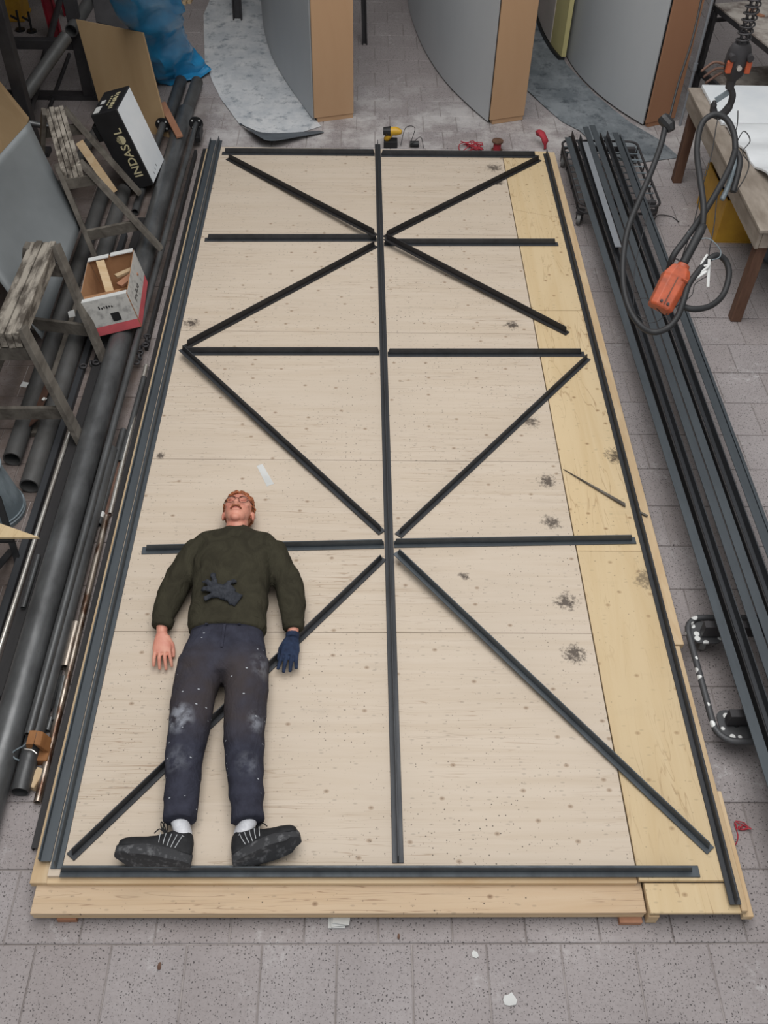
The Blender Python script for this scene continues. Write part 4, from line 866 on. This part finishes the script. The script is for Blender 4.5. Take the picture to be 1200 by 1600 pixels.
MB().limb([ctr+ax*LN*.48+bw_*.006, ctr+ax*(LN*.5+.02)+bw_*.006], [.036, .03], 16).build('neck', 'orange', pc, smooth='auto')
e0 = ctr+ax*(LN*.5+.02)
MB().limb([e0, e0+ax*.01, PD(1094, 362, dep), PD(1099, 352, dep)], [.021, .023, .023, .019], 14).build('grip_sleeve', 'rubber', pc, smooth=True)
MB().torus(ctr+ax*(LN*.5+.014)-bw_*.035, .017, .004, bn, 16, 6).build('hanging_ring', 'dull', pc, smooth=True)
def cable(pts, r, label, mat='rubber', n=8, name='cable', z=dep):
    r = r*1.35 if r > .008 else r
    MB().limb(spline([PD(x, y, d) for x, y, d in pts], n), r, 12 if r > .006 else 6).build(name if r > .004 else 'wire', mat, pc, smooth=True)['label'] = label
d0, d1 = 4.75, 4.95
cable([(1098, 352, d0), (1099, 320, d0), (1094, 280, 4.8), (1089, 235, 4.9), (1096, 195, d1), (1115, 179, d1), (1135, 186, d1), (1147, 210, d1), (1149, 235, d1)], .0115, 'thick black cable looping up over the pendant control')
cable([(1149, 235, d1), (1140, 262, 4.9), (1120, 300, 4.85), (1095, 340, 4.8), (1070, 375, d0), (1052, 400, d0), (1044, 425, 4.8)], .012, 'thick black cable slanting down behind the pendant control')
cable([(1041, 188, 5.1), (1034, 222, 5.1), (1020, 262, 5.05), (1000, 310, 5), (982, 355, 4.95), (974, 400, 4.9), (974, 445, 4.85), (983, 482, 4.8), (1000, 508, 4.75), (1020, 519, 4.7), (1042, 513, 4.7), (1058, 496, 4.7), (1068, 470, 4.7), (1076, 445, 4.72), (1090, 425, 4.75), (1104, 408, 4.78)], .0115, 'black cable hanging in the widest loop left of the pendant control')
cable([(1104, 408, 4.78), (1120, 399, 4.8), (1134, 408, 4.82), (1139, 430, 4.82), (1130, 460, 4.8), (1110, 478, 4.76), (1085, 483, 4.74), (1066, 479, 4.74)], .0115, 'black cable coiled in a small loop right of the pendant control')
tag(MB().limb([PD(1034, 182, 5.1), PD(1037, 186, 5.1), PD(1046, 196, 5.1), PD(1049, 204, 5.1)], [.026, .034, .034, .022], 10).build('plug', 'black', pc), 'black plug on the cable end', None)
cable([(1046, 186, 5.1), (1060, 130, 5.15), (1082, 60, 5.2), (1100, -20, 5.25), (1130, -160, 5.3), (1230, -700, 5.5)], .006, 'black cable rising past the right curved panel out of view')
cable([(1150, 236, d1), (1156, 250, d1), (1152, 275, d1), (1145, 300, d1)], .012, 'frayed black cable end hanging over the bench')
cable([(1148, 240, d1), (1146, 262, d1), (1138, 290, d1), (1128, 312, d1)], .010, 'frayed grey cable end hanging over the bench', 'galv')
cable([(1136, 168, 4.98), (1122, 185, d1), (1112, 240, d1), (1098, 290, 4.9), (1085, 345, 4.85), (1068, 395, 4.8), (1060, 420, 4.78)], .0028, 'thin black wire dropping from the hook to the pendant control')
cable([(1153, 173, 4.98), (1152, 195, d1), (1146, 215, d1)], .0028, 'thin wire hanging short from the crane hook')
cable([(1150, 225, d1), (1162, 205, d1), (1172, 220, d1), (1160, 238, d1), (1170, 255, d1), (1165, 275, d1), (1150, 300, 4.9)], .0028, 'thin wire kinked over the white foam')
cable([(1135, 275, 4.9), (1122, 300, 4.85), (1116, 350, 4.8), (1108, 395, 4.78), (1106, 420, 4.78)], .0028, 'thin wire running down right of the thick cable')
cable([(1076, 362, d0), (1074, 368, d0), (1086, 374, d0), (1108, 373, d0), (1125, 390, d0), (1124, 402, d0), (1112, 406, d0)], .003, 'pale wire ring round the grip of the pendant control', 'galv')
cable([(1020, 300, 4.9), (1008, 350, 4.85), (992, 420, 4.8), (990, 478, 4.78)], .0022, 'thinnest wire hanging over the steel stack')
cable([(992, 468, 4.78), (1010, 466, 4.77), (1022, 478, 4.76), (1034, 490, 4.75)], .0022, 'thin wire under the pendant control')
cable([(996, 492, 4.76), (1012, 504, 4.75), (1030, 500, 4.75), (1052, 482, 4.75), (1080, 462, 4.75), (1086, 444, 4.75), (1104, 432, 4.76)], .0022, 'thin wire trailing along the bottom of the cable loop')
tag(MB().limb(spline([PD(1105, 398, 4.77), PD(1095, 415, 4.76), PD(1108, 415, 4.75), PD(1092, 428, 4.75), PD(1104, 424, 4.75), PD(1086, 436, 4.74)], 5), .007, 6).build('knotted_rag', 'paper', pc, smooth=True), 'knotted pale rag tying the small cable loop', None)
tag(MB().beam(PD(1108, 405, 4.76), PD(1106, 448, 4.76), .014, .004, (0, -1, 0)).build('rag_strip', 'paper', pc), 'pale strip of cloth dangling from the knot', None)
tag(MB().limb(spline([P(1024, 340, .003), P(1030, 336, .02), P(1048, 338, .003), P(1061, 347, .003)], 5), .004, 6).build('loose_wire', 'dull'), 'short loose wire on the floor right of the steel stack', 'wire')

# ================================================================== SMALL THINGS ROUND THE PLATFORM
tl_ = thing('cordless_tool', 'small yellow and black cordless tool at the far edge of the platform', 'tool', P(612, 232, 0))
c = P(612, 232, 0)
MB().bx(c.x-.07, c.x+.05, c.y+.0, c.y+.09, .0, .06).build('battery', 'black', tl_, bevel=.006)
MB().limb([c+V((-.05, .04, .06)), c+V((-.03, .04, .09)), c+V((-.01, .04, .125))], [.028, .026, .03], 12).build('handle', 'toolyellow', tl_, smooth=True)
MB().limb([c+V((-.05, .04, .135)), c+V((.03, .04, .14)), c+V((.06, .03, .14)), c+V((.085, .02, .14))], [.034, .038, .03, .015], 14).build('motor_body', 'toolyellow', tl_, smooth='auto')
MB().limb([c+V((-.075, .045, .135)), c+V((-.01, .04, .138))], [.034, .042], 12).build('end_cap', 'black', tl_)
m = MB().limb([c+V((.16, .03, .03)), c+V((.24, .03, .03))], .026, 14); tag(m.build('battery_pack', 'black', smooth='auto', bevel=.003), 'small black cylinder lying right of the cordless tool', 'tool')
tag(MB().limb(spline([c+V((.08, .02, .02)), c+V((.12, .1, .14)), c+V((.2, .06, .16)), c+V((.17, 0, .05)), c+V((.25, .02, .1)), c+V((.28, -.01, .01))], 6), .003, 6).build('loose_flex', 'black'), 'thin black cord looped beside the cordless tool', 'cord')
sp = P(776, 236, 0); st_ = thing('twine_spool', 'dark red spool of twine beyond the far edge of the platform', 'spool', sp)
MB().cyl(sp+V((0, 0, .015)), sp+V((0, 0, .085)), .034, seg=18).build('twine', 'redstring', st_, smooth='auto')
for z in (0, .085): MB().cyl(sp+V((0, 0, z)), sp+V((0, 0, z+.012)), .05, seg=18).build('rim', 'leg_wood', st_, smooth='auto')
def tangle(c, n, r, rt, label, mat='redstring', tail=None):
    rnd = random.Random(n); pts = [c+V((rnd.uniform(-r, r), rnd.uniform(-r*.7, r*.7), rt+rnd.uniform(0, r*.5))) for _ in range(n)]
    if tail: pts += tail
    tag(MB().limb(spline(pts, 5), rt, 6).build('red_twine', mat, smooth=True), label, 'twine')
tangle(P(735, 234, 0), 26, .11, .004, 'tangle of red twine left of the spool')
tangle(P(1160, 1294, 0), 16, .035, .0025, 'red twine knot on the floor right of the platform', tail=[P(1153, 1306, .003), P(1150, 1318, .003), P(1143, 1328, .003)])
gl = P(849, 232, 0); m = MB().limb(spline([gl+V((-.03, .12, .06)), gl+V((-.04, .06, .12)), gl+V((0, .0, .08)), gl+V((.01, -.03, .01))], 4), [(.01, .005)]+[(.035, .02)]*6+[(.03, .02)]*3+[(.012, .01)]*3, 10); m.jitter(.008, 25)
tag(m.build('red_rag', 'redstring', smooth=True), 'crumpled red rag at the far right corner of the platform', 'rag')
# sliver of wood, tape, floor litter
a, b = P(880, 734, D+.004), P(974, 790, D+.010); tag(MB().slab([a, b+V((.008, -.012, 0)), b+V((.012, .012, 0))], (0, 0, .008)).build('wood_sliver', 'old_wood'), 'long brown wood sliver lying on the yellow strip', 'sliver')
a = P(996, 801, D+.0); tag(MB().beam(a+V((.012, 0, .004)), a+V((.05, -.03, .004)), .012, .008).build('wood_sliver', 'old_wood'), 'short brown wood sliver right of the right hand T bar', 'sliver')
tag(MB().slab([P(401, 728, D+.0006), P(410, 725, D+.0006), P(428, 756, D+.0006), P(417, 760, D+.0006)], (0, 0, .0006)).build('tape_strip', 'paper'), 'pale strip of tape stuck to the plywood above the head of the man', 'tape')
for (x, y, s, lb, mt, nm) in ((742, 1492, .018, 'white paper scrap on the near floor tiles', 'paper', 'paper_scrap'), (797, 1563, .03, 'white crumpled scrap at the bottom of the floor', 'paper', 'paper_scrap'), (249, 1510, .018, 'dry brown leaf on the near floor tiles', 'leg_wood', 'dry_leaf'), (623, 1464, .014, 'small dark leaf below the middle of the platform', 'leg_wood', 'dry_leaf')):
    p = P(x, y, .002); n = 10; rr = random.Random(x)
    m = MB().slab([p+V((s*(.6+.4*rr.random())*math.cos(2*math.pi*k/n)*(1 if nm == 'paper_scrap' else .55), s*(.6+.4*rr.random())*math.sin(2*math.pi*k/n), rr.random()*.003)) for k in range(n)], (0, 0, .002)); tag(m.build(nm, mt), lb, 'scrap' if nm == 'paper_scrap' else 'leaf')

# ================================================================== THE MAN
BZ = D+.012
man = thing('person', 'man in olive sweatshirt and navy work trousers lying on his back on the plywood', 'person', (.62, 1.0, D))
def wrinkle(amp, fx, seed=0.0):
    def f(me, off):
        ns = [v.normal.copy() for v in me.vertices]
        for v, n in zip(me.vertices, ns):
            p = v.co+off+V((seed, seed, seed)); q = V((p.x*fx[0], p.y*fx[1], p.z*fx[2]))
            w_ = .5-2.0*abs(noise.noise(q))+.5*noise.noise(q*2.1)
            co = v.co+n*amp*w_
            if (co+off).z < D+.002: co.z = D+.002-off.z
            v.co = co
    return f
# --- clothing volumes
tz = lambda r: BZ+r
sw = MB()
secs = [(1.125, .632, .182, .100, .118), (1.15, .632, .192, .108, .120), (1.25, .628, .190, .112, .122), (1.38, .624, .188, .116, .124), (1.50, .622, .200, .118, .126), (1.60, .621, .216, .114, .122), (1.68, .621, .222, .104, .115), (1.722, .621, .200, .090, .106), (1.748, .622, .150, .076, .100), (1.768, .622, .092, .066, .096), (1.785, .622, .080, .060, .095)]
ring = lambda x, y, rx, rz, cz, n=28, e=.82: [V((x+rx*math.copysign(abs(math.cos(t))**e, math.cos(t)), y, BZ+cz+rz*math.copysign(abs(math.sin(t))**e, math.sin(t)))) for t in (2*math.pi*k/n for k in range(n))]
sw.rings([ring(x, y, rx, rz, cz) for y, x, rx, rz, cz in secs])
ARM = {'L': [V((.445, 1.645, BZ+.115)), V((.395, 1.56, BZ+.105)), V((.335, 1.43, BZ+.085)), V((.308, 1.31, BZ+.075)), V((.300, 1.205, BZ+.062))],
       'R': [V((.800, 1.645, BZ+.115)), V((.850, 1.56, BZ+.105)), V((.912, 1.43, BZ+.085)), V((.938, 1.31, BZ+.075)), V((.945, 1.195, BZ+.062))]}
for k in 'LR': sw.limb(ARM[k], [(.082, .082), (.078, .076), (.073, .07), (.066, .06), (.052, .046)], 18)
swo = sw.build('sweatshirt', 'sweater', man, remesh=.011, sm_it=4, disp=wrinkle(.008, (7, 9, 7)))
MB().limb([V((.622, 1.762, BZ+.095)), V((.622, 1.790, BZ+.095))], [(.084, .066), (.076, .060)], 26).build('collar', 'sweater', swo, smooth=True)
MB().rings([ring(.632, 1.118, .178, .098, .117), ring(.632, 1.128, .184, .102, .118), ring(.632, 1.155, .190, .106, .118), ring(.632, 1.165, .188, .106, .118)]).build('hem_band', 'sweater', swo, smooth=True)
for k in 'LR':
    a, b = ARM[k][-2], ARM[k][-1]; d = (b-a).normalized(); MB().limb([b-d*.03, b+d*.004, b+d*.012], [(.056, .05), (.052, .046), (.046, .04)], 18).build('cuff', 'sweater', swo, smooth=True)
tr_ = MB()
tr_.rings([ring(.632, y, rx, rz, cz) for y, rx, rz, cz in ((1.150, .168, .088, .108), (1.10, .176, .096, .108), (1.02, .196, .104, .108), (.94, .210, .106, .108), (.90, .206, .10, .106), (.875, .185, .085, .104))])
LEG = {'L': [(.530, .96, .108), (.518, .85, .104), (.510, .72, .098), (.510, .60, .092), (.508, .50, .086), (.513, .38, .082), (.520, .27, .078), (.524, .195, .076)],
       'R': [(.735, .96, .108), (.748, .85, .104), (.756, .72, .098), (.760, .60, .092), (.768, .50, .086), (.785, .38, .082), (.800, .27, .078), (.810, .195, .076)]}
LR = [(.112, .106), (.104, .102), (.098, .096), (.091, .089), (.086, .084), (.078, .076), (.072, .068), (.072, .066)]
for k in 'LR': tr_.limb([V((x, y, BZ+z)) for x, y, z in LEG[k]], LR, 20)
tro = tr_.build('trousers', 'trousers', man, remesh=.011, sm_it=4, disp=wrinkle(.006, (6, 8, 6), 3.3))
MB().rings([ring(.632, 1.148, .166, .088, .110), ring(.632, 1.143, .174, .094, .110), ring(.632, 1.120, .179, .098, .110), ring(.632, 1.115, .170, .094, .110)]).build('waistband', 'trousers', tro, smooth=True)
MB().cyl((.632, 1.128, BZ+.205), (.632, 1.128, BZ+.213), .010, seg=14).build('button', 'dull', tro)
MB().beam((.632, 1.11, BZ+.209), (.632, .98, BZ+.212), .012, .006).build('fly_seam', 'trousers', tro)
for x in (.545, .70): MB().beam((x, 1.152, BZ+.197), (x, 1.112, BZ+.205), .014, .005).build('belt_loop', 'trousers', tro)
MB().rings([ring(.60, 1.162, .1, .02, .196, 16), ring(.60, 1.146, .1, .02, .190, 16)]).build('undershirt', 'sock', man, smooth=True)
# --- body: one continuous skin mesh
bd = MB(); tt = math.radians(7); X_ = V((1, 0, 0)); U_ = V((0, math.cos(tt), -math.sin(tt))); F_ = V((0, math.sin(tt), math.cos(tt)))
HC = V((.612, 1.905, D+.112)); hl = lambda x, u, f: HC+X_*x+U_*u+F_*f
AXH = (X_, U_, F_)
bd.ball(hl(0, .028, -.004), (.076, .098, .098), AXH, 24, 16)
bd.ball(hl(0, -.02, .035), (.066, .085, .066), AXH, 22, 14)
bd.ball(hl(0, -.068, .052), (.050, .046, .044), AXH, 20, 12)
bd.ball(hl(0, -.098, .070), (.027, .022, .022), AXH, 14, 10)
for sx in (-1, 1):
    bd.ball(hl(sx*.042, -.004, .072), (.024, .022, .018), AXH, 12, 8)
    bd.ball(hl(sx*.080, -.012, -.004), (.009, .032, .019), AXH, 12, 10)
    bd.ball(hl(sx*.030, .034, .088), (.026, .010, .012), AXH, 10, 8)
    bd.ball(hl(sx*.012, -.030, .102), (.010, .010, .010), AXH, 10, 8)
bd.limb([hl(0, .024, .090), hl(0, -.006, .106), hl(0, -.030, .116), hl(0, -.038, .104)], [.010, .012, .015, .010], 10)
bd.ball(hl(0, -.064, .096), (.024, .008, .010), AXH, 12, 8)
bd.limb([hl(0, -.05, .0), hl(0, -.11, -.002), V((.622, 1.76, BZ+.095)), V((.622, 1.70, BZ+.10))], [(.058, .060), (.056, .056), (.060, .056), (.08, .06)], 20)
bd.rings([ring(.622, y, rx, rz, cz, 20) for y, rx, rz, cz in ((1.72, .10, .06, .10), (1.66, .18, .08, .105), (1.5, .165, .09, .11), (1.3, .15, .08, .11), (1.12, .14, .07, .105), (.95, .17, .08, .105), (.88, .15, .07, .1))])
for k in 'LR':
    bd.limb(ARM[k], [.05, .045, .04, .036, .029], 14)
    bd.limb([V((x, y, BZ+z)) for x, y, z in LEG[k]], [.085, .08, .075, .066, .06, .055, .042, .026], 14)
def hand(m, wrist, dirv, thumb_side, pad=0.0, curl=.35, short=1.0):
    d = V(dirv).normalized(); s_ = V((d.y, -d.x, 0)).normalized()*thumb_side; u = V((0, 0, 1))   # s_: towards the thumb
    w_ = V(wrist); kn = w_+d*.100
    m.limb([w_, w_+d*.03, w_+d*.07, kn+d*.004], [(.027+pad, .020+pad), (.037+pad, .018+pad), (.045+pad, .016+pad), (.043+pad, .012+pad)], 18)
    for i, (off, ln) in enumerate(((.034, .082), (.0115, .094), (-.0115, .088), (-.034, .070))):
        ln *= short; b = kn+s_*off; dd = (d+s_*off*4.0).normalized()
        p1 = b+dd*ln*.42+u*.004; p2 = p1+(dd-u*curl).normalized()*ln*.33; p3 = p2+(dd-u*curl*1.6).normalized()*ln*.25
        m.limb([b-dd*.02, b, p1, p2, p3], [.009+pad, .009+pad, .0082+pad, .0076+pad, .006+pad], 10)
    t0 = w_+d*.025+s_*.026; t1 = t0+(d*.8+s_*.5-u*.3).normalized()*.044; t2 = t1+(d*.98+s_*.1-u*.25).normalized()*.034; t3 = t2+d*.026-u*.006
    m.limb([w_+d*.015+s_*.005, t0, t1, t2, t3], [.017+pad, .015+pad, .0115+pad, .0098+pad, .007+pad], 10)
wl = ARM['L'][-1]+V((.004, -.045, -.006)); wr = ARM['R'][-1]+V((-.002, -.05, -.006))
bd.limb([ARM['L'][-1], wl], [.029, .026], 12); bd.limb([ARM['R'][-1], wr, wr+V((0, -.07, -.005))], [(.029, .029), (.025, .022), (.015, .006)], 12)
hand(bd, wl, (.14, -1, -.14), -1, 0.001, .45)
bd.build('body', 'skin', man, remesh=.0036, sm_it=2)
gm = MB(); hand(gm, wr+V((0, .0, 0)), (-.10, -1, -.10), 1, .002, .2)
gm.limb([wr+V((0, .016, .001)), wr+V((0, -.01, 0))], [.035, .033], 16)
gm.build('worn_glove', 'glove', man, remesh=.0034, sm_it=1)
# --- face details and hair
hr = MB(); rr = random.Random(4)
for i in range(520):
    th_ = rr.uniform(0, 2*math.pi); cu_ = rr.uniform(-1, 1); sn = math.sqrt(1-cu_*cu_); n_ = V((sn*math.cos(th_), sn*math.sin(th_), cu_))
    x, u, f = n_
    fr = .30+.0*x
    if f > .55 and u < .72: continue
    if u < -.35: continue
    if f > .1 and u < .25 and abs(x) < .97 and f > .32: continue
    if abs(x) > .6 and u < -.05 and f > -.1: continue
    k_ = 1.0+rr.uniform(0, .05); p = hl(x*.078*k_, .028+u*.102*k_, -.004+f*.100*k_)
    if p.z < D+.014: continue
    r = rr.uniform(.008, .015)*(1.25 if u > .5 else .85); hr.torus(p, r, r*.42, n_+V((rr.uniform(-.6, .6), rr.uniform(-.6, .6), rr.uniform(-.6, .6))), 8, 5)
hr.ball(hl(0, .032, -.010), (.079, .101, .094), AXH, 24, 16)
hr.v = [p for p in hr.v]
hro = hr.build('hair', 'hair', man, smooth=True)
fc = MB()
for sx in (-1, 1): fc.limb([hl(sx*.012, .030, .101), hl(sx*.03, .036, .100), hl(sx*.050, .030, .088)], [.003, .0042, .002], 8)
fc.build('eyebrows', 'hair', man)
mo = MB().limb([hl(-.030, -.056, .092), hl(-.014, -.047, .107), hl(0, -.046, .110), hl(.014, -.047, .107), hl(.030, -.056, .092)], [.003, .005, .004, .005, .003], 8); mo.build('moustache', 'hair', man, smooth=True)
MB().limb([hl(-.024, -.062, .098), hl(0, -.061, .107), hl(.024, -.062, .098)], [.002, .0035, .002], 8).build('mouth', 'lips', man, smooth=True)
for sx in (-1, 1):
    MB().limb([hl(sx*.020, .008, .096), hl(sx*.032, .006, .099), hl(sx*.045, .008, .090)], [.0015, .0028, .0015], 8).build('closed_eyelid', 'lips', man)
gs_ = MB()
for sx in (-1, 1):
    gs_.torus(hl(sx*.033, .004, .104), .025, .0018, F_*1+X_*sx*.18, 22, 6); gs_.limb([hl(sx*.058, .008, .098), hl(sx*.078, .012, .06), hl(sx*.082, .012, .0)], .0016, 6)
gs_.limb([hl(-.010, .008, .108), hl(0, .012, .112), hl(.010, .008, .108)], .0016, 6)
gs_.build('glasses', 'lens', man, smooth=True)
# --- socks and shoes
def shoe(side, heel, toe, label):
    heel, toe = V(heel), V(toe); L_ = (toe-heel).normalized(); U0 = V((0, 1, -.22)); Uu = (U0-L_*U0.dot(L_)).normalized(); S_ = L_.cross(Uu); S_ = S_ if S_.z > 0 else -S_; ln = (toe-heel).length
    pt = lambda l, s, u: heel+L_*l*ln+S_*s+Uu*u
    sh = MB(); prof = [(0.0, .028, .026, .092), (.03, .038, .024, .128), (.10, .044, .024, .150), (.24, .044, .024, .154), (.36, .045, .024, .132), (.50, .049, .024, .106), (.65, .053, .024, .090), (.80, .053, .024, .082), (.92, .047, .025, .074), (.985, .032, .027, .062)]
    rs = []
    for l, w_, u0, u1 in prof:
        rs.append([pt(l, w_*a, u0+(u1-u0)*b) for a, b in ((-.95, 0), (-1, .25), (-.92, .55), (-.7, .85), (-.35, 1), (0, 1.04), (.35, 1), (.7, .85), (.92, .55), (1, .25), (.95, 0), (0, 0))])
    so = sh.rings(rs).build('shoe', 'shoe', man, remesh=.006, sm_it=3); so['label'] = label
    out = []
    for k in range(36):
        t = 2*math.pi*k/36; c_, s_ = math.cos(t), math.sin(t); l = .5-.515*c_; w_ = .044+.010*math.sin(math.pi*min(1, max(0, (l-.3)/.7))); w_ = w_*(abs(s_)**.55)*(1 if s_ > 0 else -1)
        out.append((l, w_))
    MB().rings([[pt(l, w_*.96, -.012+(.014 if l > .85 else 0)) for l, w_ in out], [pt(l, w_*1.04, -.004+(.014 if l > .85 else 0)) for l, w_ in out], [pt(l, w_*1.06, .028) for l, w_ in out], [pt(l, w_*.99, .036) for l, w_ in out]]).build('sole', 'sole', so, smooth='auto')
    for k in range(5): 
        l = .22+k*.055; MB().limb(spline([pt(l+.02, .042, .040), pt(l-.02+.012*k, .049, .07), pt(l-.05+.02*k, .043, .102)], 4), .0018, 6).build('side_stripe', 'stripe', so)
    for k in range(4): l = .38+k*.05; MB().limb(spline([pt(l, .03, .114-.012*k), pt(l+.01, 0, .128-.013*k), pt(l, -.03, .114-.012*k)], 4), .0028, 6).build('lace', 'lace', so)
    for sgn, dl in ((1, -.02), (-1, .03)): MB().limb(spline([pt(.40, .005, .128), pt(.42+dl, .01, .160), pt(.47+dl, .012, .176), pt(.47+dl*.5, .01, .152), pt(.41, .005, .128)], 5), .0028, 6).build('lace_loop', 'lace', so)
    MB().limb(spline([pt(.42, .01, .126), pt(.50, .012, .140), pt(.56, .01, .118)], 5), .0026, 6).build('lace_end', 'lace', so)
    lx = LEG['L' if side < 0 else 'R'][-1][0]; MB().limb([pt(.16, 0, .10), pt(.17, 0, .14), V((lx, .20, BZ+.066)), V((lx, .26, BZ+.075))], [(.038, .040), (.037, .038), (.038, .038), (.038, .038)], 16, up=tuple(S_)).build('sock', 'sock', man, smooth=True)
shoe(-1, (.585, .028, D+.052), (.285, .045, D+.105), 'black shoe with its toe splayed to the left')
shoe(1, (.765, .030, D+.052), (1.035, .105, D+.115), 'black shoe with its toe splayed to the right')
# --- gloves resting on his belly
go = thing('work_glove', 'crumpled charcoal work glove lying on the belly of the man', 'glove', (.60, 1.28, BZ+.23))
m = MB(); c = V((.605, 1.275, BZ+.243))
m.limb([c+V((.055, -.03, -.004)), c+V((.03, -.015, .004)), c, c+V((-.03, .02, .002))], [(.030, .010), (.036, .016), (.040, .018), (.036, .012)], 14)
for (ox, oy, a, l_, b) in ((-.035, .045, 112, .075, .012), (-.045, .025, 142, .070, .020), (-.045, .005, 168, .062, .012), (-.035, -.02, 200, .055, .004), (.02, .03, 48, .055, .016), (.03, -.03, 300, .04, .002)):
    d = V((math.cos(math.radians(a)), math.sin(math.radians(a)), 0)); o_ = c+V((ox, oy, 0)); m.limb(spline([o_-d*.03, o_+d*l_*.4+V((0, 0, b)), o_+d*l_+V((.006, 0, b*.2-.008))], 4), [(.014, .009)]*4+[(.012, .008)]*4+[(.008, .006)], 10)
m.ball(c+V((.035, .012, .008)), (.03, .02, .012))
m.build('glove_body', 'blackglove', go, remesh=.004, sm_it=1, disp=wrinkle(.005, (40, 40, 40)))
MB().limb([c+V((.045, -.022, -.002)), c+V((.062, -.034, -.004)), c+V((.085, -.046, -.008))], [(.032, .012), (.036, .012), (.038, .010)], 16).build('glove_cuff', 'blackglove', go, smooth=True)
